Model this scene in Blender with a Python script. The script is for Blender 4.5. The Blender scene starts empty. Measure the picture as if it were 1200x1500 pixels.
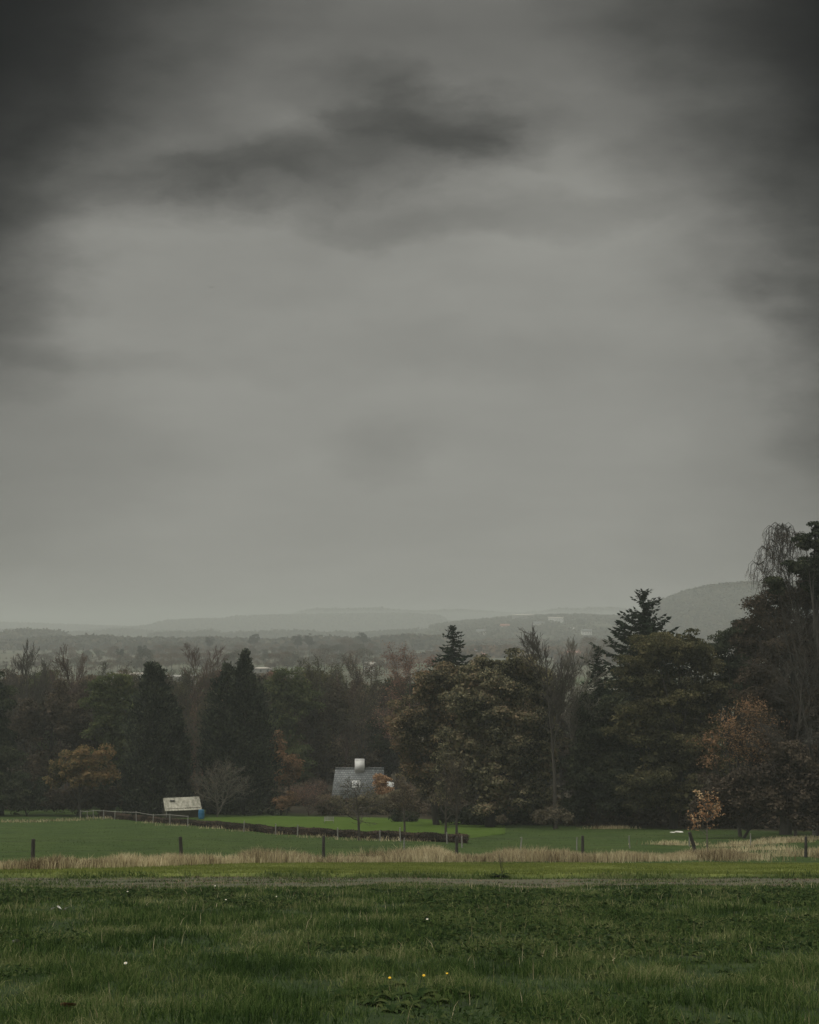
import bpy, math, random
import numpy as np
R = math.radians
sc = bpy.context.scene
C = sc.collection

# ------------------------------------------------------------------ camera frame
F, HZ, CX, CY = 2000.0, 915.0, 600.0, 750.0
TH = math.atan((HZ - CY) / F)
ct, st = math.cos(TH), math.sin(TH)

def W(px, row, Y):
    """world point at depth Y seen at a photo pixel"""
    u = (px - CX) / F; v = (CY - row) / F
    dy = ct - v * st; dz = st + v * ct
    k = Y / dy
    return np.array([u * k, Y, dz * k])

# ------------------------------------------------------------------ noise + terrain
def _h(i, j, s):
    n = (i * 374761393 + j * 668265263 + s * 1442695041) & 0x7fffffff
    n = ((n ^ (n >> 13)) * 1274126177) & 0x7fffffff
    return ((n ^ (n >> 16)) & 0xffff) / 65535.0

def vnoise(x, y, s=0):
    x = np.asarray(x, float); y = np.asarray(y, float)
    i = np.floor(x).astype(np.int64); j = np.floor(y).astype(np.int64)
    fx = x - i; fy = y - j
    fx = fx * fx * (3 - 2 * fx); fy = fy * fy * (3 - 2 * fy)
    a = _h(i, j, s); b = _h(i + 1, j, s); c = _h(i, j + 1, s); d = _h(i + 1, j + 1, s)
    return (a * (1 - fx) + b * fx) * (1 - fy) + (c * (1 - fx) + d * fx) * fy

def fbm(x, y, s=0, o=3):
    t = 0; a = .5; f = 1; n = 0
    for k in range(o):
        t = t + a * vnoise(np.asarray(x) * f, np.asarray(y) * f, s + k * 7); n += a; a *= .5; f *= 2.03
    return t / n

def sstep(a, b, x):
    t = np.clip((np.asarray(x, float) - a) / (b - a), 0, 1)
    return t * t * (3 - 2 * t)

PY = np.array([-60, 0, 12, 50, 73, 120, 150, 165, 215, 260, 320, 9000.])
PZ = np.array([8.0, -1.6, -3.4, -9.1, -12.55, -18.25, -21.6, -23.1, -26.6, -27.6, -28, -28.])

def bank_y(X):
    return 50 + 1.2 * (fbm(np.asarray(X) * .22, 3.3, 5) - .5) - .012 * np.asarray(X)

def gz(X, Y):
    X = np.asarray(X, float); Y = np.asarray(Y, float)
    z = np.interp(Y, PY, PZ)
    z = z + .16 * (fbm(X * .25, Y * .25, 1) - .5) * sstep(0, 6, Y)
    z = z + .16 * sstep(-.25, .1, Y - bank_y(X)) * (1 - sstep(60, 75, Y))
    z = z + 1.2 * (fbm(X * .012, Y * .012, 2) - .5) * sstep(200, 400, Y)
    return z

def G(px, row, lo=8.0, hi=260.0):
    """ground point under a photo pixel"""
    d = W(px, row, 1.); Y = np.arange(lo, hi, .1)
    k = np.nonzero(gz(d[0] * Y, Y) >= d[2] * Y)[0]
    Y = float(Y[k[0]]) if len(k) else hi
    p = W(px, row, Y); p[2] = float(gz(p[0], Y)); return p

# ------------------------------------------------------------------ materials
def mat(name):
    m = bpy.data.materials.new(name); m.use_nodes = True
    nt = m.node_tree; nt.nodes.clear()
    return m, nt, nt.nodes.new('ShaderNodeOutputMaterial')

def ramp(nt, fac, stops):
    r = nt.nodes.new('ShaderNodeValToRGB')
    e = r.color_ramp.elements
    while len(e) < len(stops): e.new(.5)
    for k, (p, c) in enumerate(stops):
        e[k].position = p; e[k].color = (*c, 1)
    nt.links.new(fac, r.inputs[0]); return r.outputs[0]

def noise(nt, vec, scale, detail=3, rough=.55):
    n = nt.nodes.new('ShaderNodeTexNoise'); n.inputs['Scale'].default_value = scale
    n.inputs['Detail'].default_value = detail; n.inputs['Roughness'].default_value = rough
    if vec is not None: nt.links.new(vec, n.inputs['Vector'])
    return n.outputs['Fac']

def mth(nt, op, a, b=None, clamp=False):
    n = nt.nodes.new('ShaderNodeMath'); n.operation = op; n.use_clamp = clamp
    for k, x in enumerate((a, b)):
        if x is None: continue
        if isinstance(x, (int, float)): n.inputs[k].default_value = x
        else: nt.links.new(x, n.inputs[k])
    return n.outputs[0]

def mixc(nt, fac, a, b, blend='MIX'):
    n = nt.nodes.new('ShaderNodeMix'); n.data_type = 'RGBA'; n.blend_type = blend
    for k, x in ((0, fac), (6, a), (7, b)):
        if isinstance(x, (int, float)): n.inputs[k].default_value = x
        elif isinstance(x, tuple): n.inputs[k].default_value = (*x, 1)
        else: nt.links.new(x, n.inputs[k])
    return n.outputs[2]

def pos(nt):
    return nt.nodes.new('ShaderNodeNewGeometry').outputs['Position']

def leafmat(name, cols, scale=.35, trans=.3, rnd=.6):
    """foliage: colour varies from leaf to leaf and from bough to bough"""
    m, nt, out = mat(name)
    g = nt.nodes.new('ShaderNodeNewGeometry')
    f = noise(nt, g.outputs['Position'], scale, 3)
    f = mth(nt, 'MULTIPLY_ADD', mth(nt, 'SUBTRACT', f, .5), 1.6); nt.nodes[-1].inputs[2].default_value = .5
    r = mth(nt, 'SUBTRACT', g.outputs['Random Per Island'], .5)
    f = mth(nt, 'ADD', f, mth(nt, 'MULTIPLY', r, rnd), True)
    n = len(cols)
    col = ramp(nt, f, [(.12 + .76 * k / max(1, n - 1), c) for k, c in enumerate(cols)])
    d = nt.nodes.new('ShaderNodeBsdfDiffuse'); t = nt.nodes.new('ShaderNodeBsdfTranslucent')
    x = nt.nodes.new('ShaderNodeMixShader'); x.inputs[0].default_value = trans
    nt.links.new(col, d.inputs[0]); nt.links.new(col, t.inputs[0])
    nt.links.new(d.outputs[0], x.inputs[1]); nt.links.new(t.outputs[0], x.inputs[2])
    nt.links.new(x.outputs[0], out.inputs[0]); return m

def solid(name, c1, c2, scale=3.0, rough=.85, bump=0., stretch=None):
    m, nt, out = mat(name)
    v = nt.nodes.new('ShaderNodeTexCoord').outputs['Object']
    if stretch:
        mp = nt.nodes.new('ShaderNodeMapping'); mp.inputs['Scale'].default_value = stretch
        nt.links.new(v, mp.inputs[0]); v = mp.outputs[0]
    f = noise(nt, v, scale, 5, .65)
    col = ramp(nt, f, [(.3, c1), (.7, c2)])
    b = nt.nodes.new('ShaderNodeBsdfPrincipled'); b.inputs['Roughness'].default_value = rough
    nt.links.new(col, b.inputs['Base Color'])
    if bump:
        bp = nt.nodes.new('ShaderNodeBump'); bp.inputs['Strength'].default_value = bump
        bp.inputs['Distance'].default_value = .03
        nt.links.new(f, bp.inputs['Height']); nt.links.new(bp.outputs[0], b.inputs['Normal'])
    nt.links.new(b.outputs[0], out.inputs[0]); return m

M = {}
M['bark'] = solid('bark', (.018, .015, .012), (.045, .04, .032), 2.5, .95, .6, (3, 3, .6))
M['greybark'] = solid('grey_bark', (.05, .047, .042), (.12, .11, .1), 2.5, .95, .4, (3, 3, .6))
M['twig'] = solid('twig_bark', (.035, .029, .024), (.07, .06, .048), 1.2, .95)
M['redtwig'] = solid('reddish_twig_bark', (.055, .032, .026), (.1, .062, .05), .6, .95)
M['paletwig'] = solid('pale_twig_bark', (.09, .082, .066), (.16, .145, .115), .8, .95)
M['birch'] = solid('birch_bark', (.05, .046, .042), (.24, .23, .21), 1.4, .8, .3, (1, 1, 3))
M['oldwood'] = solid('weathered_wood', (.02, .018, .015), (.055, .05, .042), 4, .9, .5, (4, 4, .7))
M['palewood'] = solid('pale_weathered_wood', (.16, .155, .14), (.3, .29, .26), 4, .9, .4, (4, 4, .7))
M['wire'] = solid('galvanised_wire', (.035, .03, .026), (.07, .06, .05), 9, .7)
M['darkleaf'] = leafmat('cypress_foliage', [(0.009, 0.014, 0.011), (0.026, 0.034, 0.024), (0.09, 0.1, 0.066)], .5, .12)
M['spruce'] = leafmat('spruce_needles', [(0.0084, 0.0156, 0.0108), (0.0168, 0.0276, 0.018), (0.0288, 0.0408, 0.024)], .6, .1)
M['olive'] = leafmat('olive_foliage', [(0.03, 0.034, 0.02), (0.074, 0.072, 0.036), (0.155, 0.135, 0.068)], .3, .3)
M['oak'] = leafmat('oak_foliage', [(0.024, 0.026, 0.018), (0.072, 0.069, 0.042), (0.185, 0.17, 0.1), (0.215, 0.16, 0.1)], .26, .16)
M['rust'] = leafmat('rusty_oak_foliage', [(0.032, 0.033, 0.022), (0.085, 0.076, 0.044), (0.165, 0.13, 0.078), (0.22, 0.14, 0.085)], .26, .16)
M['brown'] = leafmat('brown_foliage', [(0.056, 0.045, 0.034), (0.12, 0.092, 0.066), (0.2, 0.155, 0.105)], .3, .25)
M['greenleaf'] = leafmat('green_foliage', [(0.032, 0.044, 0.022), (0.07, 0.085, 0.038), (0.12, 0.13, 0.055)], .35, .3)
M['deepgreen'] = leafmat('deep_green_foliage', [(0.016, 0.022, 0.015), (0.036, 0.045, 0.027), (0.075, 0.08, 0.045)], .35, .2)
M['darkbrown'] = leafmat('dark_brown_foliage', [(0.028, 0.024, 0.019), (0.06, 0.048, 0.035), (0.11, 0.085, 0.06)], .3, .2)
M['gold'] = leafmat('golden_autumn_foliage', [(0.06, 0.06, 0.028), (0.15, 0.12, 0.06), (0.29, 0.2, 0.095), (0.22, 0.13, 0.065)], .4, .35)
M['orange'] = leafmat('orange_autumn_foliage', [(0.06, 0.05, 0.034), (0.15, 0.1, 0.06), (0.3, 0.185, 0.105), (0.24, 0.14, 0.08)], .7, .35)
M['pinkrust'] = leafmat('pinkish_autumn_foliage', [(0.1, 0.062, 0.05), (0.21, 0.12, 0.092), (0.31, 0.19, 0.14)], .5, .3)
M['paleleaf'] = leafmat('pale_tan_foliage', [(0.06, 0.05, 0.034), (0.13, 0.11, 0.075), (0.26, 0.225, 0.16)], .8, .3)
M['saplingleaf'] = leafmat('pale_orange_sapling_leaves', [(.2, .1, .055), (.38, .22, .12), (.55, .4, .24)], .9, .35)
M['shrubleaf'] = leafmat('faded_shrub_foliage', [(.055, .05, .034), (.13, .112, .07), (.23, .195, .125)], .6, .3)
M['hedge'] = leafmat('hedge_foliage', [(0.022, 0.02, 0.016), (0.045, 0.038, 0.03), (0.1, 0.07, 0.05)], .4, .15)
M['grass'] = leafmat('meadow_grass_blades', [(0.016, 0.034, 0.01), (0.042, 0.076, 0.021), (0.095, 0.14, 0.04), (0.23, 0.235, 0.11)], .55, .4, .6)
M['verge'] = leafmat('verge_grass_blades', [(0.095, 0.125, 0.03), (0.165, 0.195, 0.048), (0.24, 0.26, 0.08)], .35, .4, .55)
M['fieldgrass'] = leafmat('field_grass_blades', [(0.035, 0.053, 0.015), (0.052, 0.075, 0.021), (0.07, 0.092, 0.028)], .12, .4, .4)
M['dry'] = leafmat('dry_grass_blades', [(0.125, 0.088, 0.05), (0.43, 0.36, 0.215), (0.68, 0.59, 0.39)], .35, .35, .6)
M['weed'] = leafmat('broad_weed_leaves', [(0.016, 0.03, 0.011), (0.032, 0.052, 0.018), (0.07, 0.085, 0.03)], 3, .3, .6)
M['farleaf'] = leafmat('far_wood_foliage', [(0.022, 0.026, 0.017), (0.05, 0.048, 0.028), (0.09, 0.07, 0.04)], .05, .2, .6)
M['farbrown'] = leafmat('far_brown_foliage', [(0.045, 0.034, 0.023), (0.085, 0.06, 0.037), (0.14, 0.085, 0.045)], .05, .2, .6)
M['fardark'] = leafmat('far_dark_foliage', [(0.0078, 0.0117, 0.0091), (0.0156, 0.0208, 0.0143), (0.026, 0.0312, 0.0195)], .05, .1, .4)

# ------------------------------------------------------------------ mesh helpers
def mesh_obj(name, V, faces, material, parent=None, loc=(0, 0, 0), smooth=False):
    """V (n,3); faces: list of (m,k) index arrays"""
    me = bpy.data.meshes.new(name)
    V = np.asarray(V, np.float32)
    faces = [np.asarray(f, np.int32) for f in faces if len(f)]
    loops = np.concatenate([f.ravel() for f in faces])
    sizes = np.concatenate([np.full(len(f), f.shape[1], np.int32) for f in faces])
    starts = np.concatenate([[0], np.cumsum(sizes)[:-1]]).astype(np.int32)
    me.vertices.add(len(V)); me.vertices.foreach_set('co', V.ravel())
    me.loops.add(len(loops)); me.loops.foreach_set('vertex_index', loops)
    me.polygons.add(len(sizes)); me.polygons.foreach_set('loop_start', starts)
    me.polygons.foreach_set('loop_total', sizes)
    if smooth: me.polygons.foreach_set('use_smooth', np.ones(len(sizes), bool))
    me.update(calc_edges=True); me.validate()
    me.materials.append(material)
    o = bpy.data.objects.new(name, me); C.objects.link(o)
    o.location = loc
    if parent: o.parent = parent
    return o

class MB:
    def __init__(s): s.v = []; s.f = {}; s.n = 0
    def add(s, V, *faces):
        for f in faces:
            f = np.asarray(f)
            if len(f): s.f.setdefault(f.shape[1], []).append(f + s.n)
        s.v.append(np.asarray(V, float)); s.n += len(V); return s
    def box(s, c, d, rz=0., tilt=0.):
        x, y, z = [k / 2 for k in d]
        V = np.array([[-x, -y, -z], [x, -y, -z], [x, y, -z], [-x, y, -z], [-x, -y, z], [x, -y, z], [x, y, z], [-x, y, z]])
        if tilt:
            a, b = math.cos(tilt), math.sin(tilt)
            V = np.stack([V[:, 0] * a + V[:, 2] * b, V[:, 1], -V[:, 0] * b + V[:, 2] * a], 1)
        a, b = math.cos(rz), math.sin(rz)
        V = np.stack([V[:, 0] * a - V[:, 1] * b, V[:, 0] * b + V[:, 1] * a, V[:, 2]], 1) + np.array(c)
        return s.add(V, [[0, 3, 2, 1], [4, 5, 6, 7], [0, 1, 5, 4], [1, 2, 6, 5], [2, 3, 7, 6], [3, 0, 4, 7]])
    def segs(s, S, k=5):
        V, Fq = seg_mesh(np.asarray(S, float), k); return s.add(V, Fq)
    def quads(s, V):
        n = len(V) // 4
        return s.add(V, np.arange(n * 4).reshape(n, 4))
    def build(s, name, m, parent=None, loc=(0, 0, 0), smooth=False):
        return mesh_obj(name, np.concatenate(s.v), [np.concatenate(f) for f in s.f.values()], m, parent, loc, smooth)

def norm(a):
    return a / np.maximum(np.linalg.norm(a, axis=-1, keepdims=True), 1e-9)

def seg_mesh(S, k):
    """S rows: p0(3) p1(3) r0 r1 -> open tapered prisms"""
    p0, p1, r0, r1 = S[:, :3], S[:, 3:6], S[:, 6], S[:, 7]
    d = norm(p1 - p0)
    ref = np.where(np.abs(d[:, 2:3]) > .9, np.array([[1., 0, 0]]), np.array([[0, 0, 1.]]))
    a = norm(np.cross(d, ref)); b = np.cross(d, a)
    ang = np.arange(k) * 2 * math.pi / k
    ring = a[:, None, :] * np.cos(ang)[None, :, None] + b[:, None, :] * np.sin(ang)[None, :, None]
    V = np.concatenate([p0[:, None] + ring * r0[:, None, None], p1[:, None] + ring * r1[:, None, None]], 1)
    n = len(S); base = np.arange(n)[:, None] * 2 * k
    i = np.arange(k); j = (i + 1) % k
    q = np.stack([i, j, j + k, i + k], 1)
    return V.reshape(-1, 3), (base[:, :, None] + q[None]).reshape(-1, 4)

def leaves(c, nrm, size, aspect, rng, jit=.8):
    n = len(c)
    nn = norm(nrm + rng.normal(0, jit, (n, 3)))
    t = norm(np.cross(nn, rng.normal(0, 1, (n, 3)))); b = np.cross(nn, t)
    s = (np.asarray(size) * rng.uniform(.6, 1.35, n))[:, None] * .5
    V = np.stack([c - t * s, c + b * s * aspect, c + t * s, c - b * s * aspect], 1)
    return V.reshape(-1, 3)

def shoots(c, d, length, width, rng):
    """long narrow leaf faces pointing along d"""
    n = len(c); d = norm(d)
    t = norm(np.cross(d, rng.normal(0, 1, (n, 3))))
    L = (np.asarray(length) * rng.uniform(.6, 1.3, n))[:, None]; w = np.broadcast_to(np.asarray(width), (n,))[:, None] * .5
    V = np.stack([c - d * L * .5, c - d * L * .05 + t * w, c + d * L * .5, c - d * L * .05 - t * w], 1)
    return V.reshape(-1, 3)

def tag(o, label, cat, group=None, kind=None):
    if label: o['label'] = label
    if cat: o['category'] = cat
    if group: o['group'] = group
    if kind: o['kind'] = kind
    return o

def empty(name, loc, label, cat, group=None):
    o = bpy.data.objects.new(name, None); C.objects.link(o); o.location = loc
    o.empty_display_size = .2
    return tag(o, label, cat, group)

def dup(root, loc, rz=0., sc_=1., label=None):
    r = root.copy(); C.objects.link(r); r.location = loc; r.rotation_euler = (0, 0, rz); r.scale = (sc_,) * 3
    if label: r['label'] = label
    for ch in list(root.children):
        c = ch.copy(); C.objects.link(c); c.parent = r
    return r

def tube_path(pts, radii):
    pts = np.asarray(pts, float)
    return np.array([[*pts[i], *pts[i + 1], radii[i], radii[i + 1]] for i in range(len(pts) - 1)])

def curved(a, b, rng, n=5, sag=.08):
    a = np.asarray(a, float); b = np.asarray(b, float)
    t = np.linspace(0, 1, n + 1)[:, None]
    L = np.linalg.norm(b - a)
    off = rng.normal(0, sag * L, (1, 3)) * np.sin(t * math.pi) + rng.normal(0, sag * L * .2, (n + 1, 3)) * np.sin(t * math.pi)
    return a + (b - a) * t + off

# ------------------------------------------------------------------ tree kinds
def lobe_tree(name, label, px, Y, lobes, m, leaf=.3, clumps=90, per=220, clump_r=1.1, seed=1, bark='bark', depth=.8,
              trunk_r=.3, group=None, flat=.62, bare=.3, cat='tree', base=None, fill=.5, inner=26):
    """broad crown: every bough (lobe) carries leaf clumps, limbs run from the trunk out to them"""
    rng = np.random.default_rng(seed)
    X = W(px, 1200, Y)[0]
    b = np.array([X, Y, float(gz(X, Y)) - .1]) if base is None else np.asarray(base, float)
    root = empty(name, b, label, cat, group)
    L = []
    for (lx, lr, rx, rz) in lobes:
        c = W(lx, lr, Y) - b; s = Y / F
        ry = (rx * s) * depth
        c[1] += rng.uniform(-.35, .35) * ry
        L.append((c, np.array([rx * s, ry, rz * s])))
    area = np.array([l[1][0] * l[1][2] for l in L]); area = area / area.sum()
    cc = []; cd = []
    for (c, r), a in zip(L, area):
        n = max(3, int(clumps * a))
        d = norm(rng.normal(0, 1, (n, 3)) + np.array([0, -.25, .25]))
        rad = rng.uniform(fill, 1.0, (n, 1))
        cc.append(c + d * r * rad); cd.append(d)
    cc = np.concatenate(cc); cd = np.concatenate(cd)
    n = len(cc)
    cr = clump_r * rng.uniform(.6, 1.35, n)
    idx = np.repeat(np.arange(n), np.maximum(8, (per * (cr / clump_r) ** 2 * rng.uniform(.5, 1.2, n)).astype(int)))
    dl = norm(rng.normal(0, 1, (len(idx), 3)) + np.array([0, 0, .7]))
    lp = cc[idx] + dl * (cr[idx, None] * rng.uniform(.25, 1, (len(idx), 1)) ** .6) * np.array([1, 1, flat])
    ok = lp[:, 2] > .2
    lp = lp[ok]; dl = dl[ok]
    mb = MB().quads(leaves(lp, dl + np.array([0, 0, .5]), leaf, .62, rng))
    for (c, r), a in zip(L, area):  # oversized inner leaves added to block light through the crown
        k = int(inner * clumps * a)
        if k:
            d = norm(rng.normal(0, 1, (k, 3))); q = c + d * r * (rng.random((k, 1)) ** .5 * .72); q = q[q[:, 2] > .2]
            mb.quads(leaves(q, rng.normal(0, 1, q.shape), leaf * 2.1, .7, rng))
    crown = mb.build('crown', m, root)
    # trunk and limbs
    top = max(L, key=lambda l: l[0][2])
    tp = curved([0, 0, -.3], [top[0][0] * .6, top[0][1] * .6, top[0][2]], rng, 6, .03)
    rad = trunk_r * np.linspace(1.15, .25, 7)
    S = [tube_path(tp, rad)]
    for (c, r) in L:
        k = rng.integers(1, 4)
        S.append(tube_path(curved(tp[k], c, rng, 4, .07), trunk_r * np.linspace(.5, .12, 5)))
    for i in rng.permutation(n)[:int(n * bare) + 4]:
        l = min(L, key=lambda q: np.linalg.norm(q[0] - cc[i]))
        S.append(tube_path(curved(l[0], cc[i] + cd[i] * cr[i] * .5, rng, 3, .08), trunk_r * np.linspace(.16, .03, 4)))
    MB().segs(np.concatenate(S), 6).build('trunk', M[bark], root)
    return root

def rec_segments(rng, H, P):
    """branching skeleton: returns segments and twig tips (unit-ish space, later fitted)"""
    S = []; tips = []
    def branch(p, d, L, r, lev):
        n = P['n'][lev]; steps = P['steps'][lev]
        pts = [p]; cur = d
        for i in range(steps):
            cur = cur + np.array(rng.normal(0, P['wig'][lev], 3)) + np.array([0, 0, P['up'][lev]])
            cur = cur / np.linalg.norm(cur)
            pts.append(pts[-1] + cur * L / steps)
        rr = [r * (1 - .82 * i / steps) for i in range(steps + 1)]
        for i in range(steps):
            S.append((*pts[i], *pts[i + 1], max(rr[i], P['rmin']), max(rr[i + 1], P['rmin'] * .6)))
        if lev + 1 < len(P['n']):
            for j in range(n):
                t = P['t0'][lev] + (1 - P['t0'][lev]) * (j + rng.random()) / n
                t = min(t, .99)
                k = int(t * steps); q = pts[k] + (pts[k + 1] - pts[k]) * (t * steps - k)
                ax = pts[k + 1] - pts[k]; ax = ax / np.linalg.norm(ax)
                side = np.cross(ax, rng.normal(0, 1, 3)); side = side / np.linalg.norm(side)
                a = P['ang'][lev] * rng.uniform(.7, 1.3)
                nd = ax * math.cos(a) + side * math.sin(a)
                branch(q, nd, L * P['len'][lev] * (1.15 - .6 * t) * rng.uniform(.7, 1.25), rr[k] * P['rr'][lev], lev + 1)
        else:
            tips.append(pts[-1]); tips.append(pts[-1] * .5 + pts[0] * .5)
    branch(np.zeros(3), np.array([0, 0, 1.]), H, P['r0'] * H, 0)
    return np.array(S), np.array(tips)

UPRIGHT = dict(n=[17, 11, 9, 0], steps=[8, 6, 4, 2], wig=[.06, .1, .13, .15], up=[.02, .055, .08, .06], t0=[.3, .25, .15],
               ang=[.78, .62, .55], len=[.5, .48, .46], rr=[.5, .5, .55], r0=.015, rmin=.017)
TALLFAN = dict(n=[15, 10, 8, 0], steps=[9, 6, 4, 2], wig=[.05, .09, .13, .15], up=[.02, .06, .07, .05], t0=[.42, .25, .15],
               ang=[.6, .55, .55], len=[.46, .5, .46], rr=[.5, .5, .55], r0=.013, rmin=.015)
ROUND = dict(n=[12, 8, 6, 0], steps=[7, 5, 4, 2], wig=[.05, .13, .16, .2], up=[.01, .04, .03, 0], t0=[.25, .25, .2],
             ang=[.95, .7, .65], len=[.52, .5, .45], rr=[.55, .55, .55], r0=.017, rmin=.016)
BUSHY = dict(n=[14, 8, 6, 0], steps=[3, 5, 4, 2], wig=[.1, .12, .16, .2], up=[0, .06, .03, 0], t0=[.02, .15, .2],
             ang=[.7, .6, .6], len=[1.5, .5, .45], rr=[.6, .55, .55], r0=.012, rmin=.014)

def rec_tree(name, label, px, Y, x0, x1, top, style, bark='twig', m=None, leaf=.2, per=0, spread=.5, seed=1, group=None,
             cat='tree', row=None, thick=1.0, tipw=.7):
    rng = np.random.default_rng(seed)
    if row is not None:
        b = G(px, row); Y = b[1]
    else:
        X = W(px, 1200, Y)[0]; b = np.array([X, Y, float(gz(X, Y))])
    root = empty(name, b, label, cat, group)
    S, tips = rec_segments(rng, 10., style)
    H = W(px, top, Y)[2] - b[2]
    xa, xb = W(x0, top, Y)[0] - b[0], W(x1, top, Y)[0] - b[0]
    pts = S[:, 3:6]
    kz = H / np.percentile(pts[:, 2], 99.3)
    lo, hi = np.percentile(pts[:, 0], 2.5), np.percentile(pts[:, 0], 97.5)
    hgt = lambda z: np.clip(z / pts[:, 2].max(), 0, 1)
    def fit(p):
        kx = np.where(p[:, 0] > 0, xb / max(hi, .1), xa / min(lo, -.1))
        kx = np.abs(kx)
        return np.stack([p[:, 0] * kx, p[:, 1] * (abs(xb) + abs(xa)) / (hi - lo), p[:, 2] * kz], 1)
    S2 = np.concatenate([fit(S[:, :3]), fit(S[:, 3:6]), S[:, 6:8] * thick * max(.5, (H / 10) ** .5)], 1)
    S2[:, 6:8] = np.maximum(np.minimum(S2[:, 6:8], .45), .011 if H > 3 else .003)
    big = S2[:, 6] > min(.045, S2[:, 6].max() * .6)
    MB().segs(S2[big], 6).build('trunk', M[bark], root)
    mb = MB().segs(S2[~big], 3)
    mb.build('twigs', M[bark], root)
    if m is not None and per:
        tp = fit(tips)
        idx = np.repeat(np.arange(len(tp)), per)
        lp = tp[idx] + rng.normal(0, spread, (len(idx), 3)) * np.array([1, 1, tipw])
        lp = lp[lp[:, 2] > .15]
        MB().quads(leaves(lp, rng.normal(0, 1, (len(lp), 3)) + np.array([0, 0, .6]), leaf, .62, rng)).build('crown', m, root)
    return root

def cypress(name, label, px, Y, spires, seed=1, m=None, n=26000, bumps=70):
    """dense columnar conifer; spires: outlines [(row, left px, right px), ...] from tip to foot"""
    rng = np.random.default_rng(seed)
    X = W(px, 1200, Y)[0]; b = np.array([X, Y, float(gz(X, Y)) - .1])
    root = empty(name, b, label, 'tree')
    mb = MB(); S = []
    for out in spires:
        rows = np.array([o[0] for o in out], float); lf = np.array([o[1] for o in out], float); rt = np.array([o[2] for o in out], float)
        k = int(n * (rt - lf).mean() * (rows[-1] - rows[0]) / 12000)
        # foliage sprays: bunches on the surface, each bunch a fan of upright shoots
        nb = max(60, k // 26)
        rr = rows[0] + (rows[-1] - rows[0]) * rng.random(nb) ** .85
        l = np.interp(rr, rows, lf); r_ = np.interp(rr, rows, rt)
        cx = (l + r_) / 2; hw = (r_ - l) / 2
        a = rng.uniform(0, 2 * math.pi, nb)
        hw = hw * (.56 + .38 * vnoise(a * 1.6, rr * .06, seed) + .42 * vnoise(a * 3.1, rr * .15, seed + 5))
        s = Y / F
        base = np.array([W(c, q, Y) for c, q in zip(cx, rr)]) - b
        rad = (hw * s) * np.where(rng.random(nb) < .14, rng.uniform(1.05, 1.3, nb), rng.uniform(.55, 1.05, nb))
        od = np.stack([np.cos(a), np.sin(a), np.zeros(nb)], 1)
        bc = base + od * rad[:, None] * np.array([1, .9, 1])
        idx = np.repeat(np.arange(nb), 26)
        size = np.clip(hw * s * .2, .2, .5) * rng.uniform(.6, 1.3, nb)
        lp = bc[idx] + rng.normal(0, 1, (len(idx), 3)) * size[idx, None] * np.array([1, 1, 1.1])
        d = od[idx] * .7 + np.array([0, 0, .75]) + rng.normal(0, .45, (len(idx), 3))
        ok = lp[:, 2] > .1
        mb.quads(shoots(lp[ok], d[ok], .5, .2, rng))
        axis = np.array([W((l0 + r0) / 2, q, Y) for q, l0, r0 in out]) - b
        axis = np.vstack([axis, [[axis[-1][0] * .4, 0, -.3]]])
        S.append(tube_path(axis, np.linspace(.04, .3, len(axis))))
    mb.build('crown', m or M['darkleaf'], root)
    MB().segs(np.concatenate(S), 6).build('trunk', M['bark'], root)
    return root

def spruce(name, label, px, Y, top, halfw, seed=1, bend=0., m=None, levels=None, upturn=.25, base_frac=.08):
    """whorled boughs with hanging needle sprays; halfw = half width in px at the foot"""
    rng = np.random.default_rng(seed)
    X = W(px, 1200, Y)[0]; b = np.array([X, Y, float(gz(X, Y)) - .1])
    root = empty(name, b, label, 'tree')
    tip = W(px + bend, top, Y) - b
    H = tip[2]; Rm = halfw * Y / F
    S = [tube_path([[0, 0, -.2], tip * np.array([.5, 0, .5]), tip], [.3, .16, .02])]
    mb = MB()
    z = H * .995
    P = []; D = []; Ln = []
    while z > H * base_frac:
        t = 1 - z / H
        R0 = Rm * min(1, .07 + 2.8 * t)
        for k in range(int(5 + 4 * t + rng.random())):
            a = rng.uniform(0, 2 * math.pi); L = R0 * rng.uniform(.6, 1.12)
            o = np.array([tip[0] * z / H, 0, z + rng.normal(0, .1)])
            n = max(4, int(L / .22))
            s = np.linspace(0, 1, n + 1)
            dz = L * (-.22 * s + upturn * s ** 2.4) + (.25 * L * s if t < .08 else 0)
            pts = o + np.stack([np.cos(a) * L * s, np.sin(a) * L * s, dz], 1)
            S.append(tube_path(pts[[0, n // 2, n]], [.05 + .012 * L, .03, .012]))
            for _ in range(3):
                q = pts + rng.normal(0, .06, pts.shape)
                side = np.array([-np.sin(a), np.cos(a), 0])
                sd = rng.choice([-1, 1], len(q))[:, None]
                d = np.array([np.cos(a), np.sin(a), 0]) * .7 + side * sd * .8 + np.array([0, 0, -.25]) + rng.normal(0, .3, q.shape)
                d[-1] = [np.cos(a), np.sin(a), .5]
                P.append(q + norm(d) * .2 * (.4 + s[:, None] * .3)); D.append(d); Ln.append(np.full(len(q), .26 + .3 * min(1, L / 3)))
        z -= .3 + .32 * t
    P = np.concatenate(P); D = np.concatenate(D); Ln = np.concatenate(Ln)
    mb.quads(shoots(P, D, Ln * 1.3, Ln * .42, rng)[:])
    mb.build('crown', m or M['spruce'], root)
    MB().segs(np.concatenate(S), 5).build('trunk', M['bark'], root)
    return root

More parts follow.
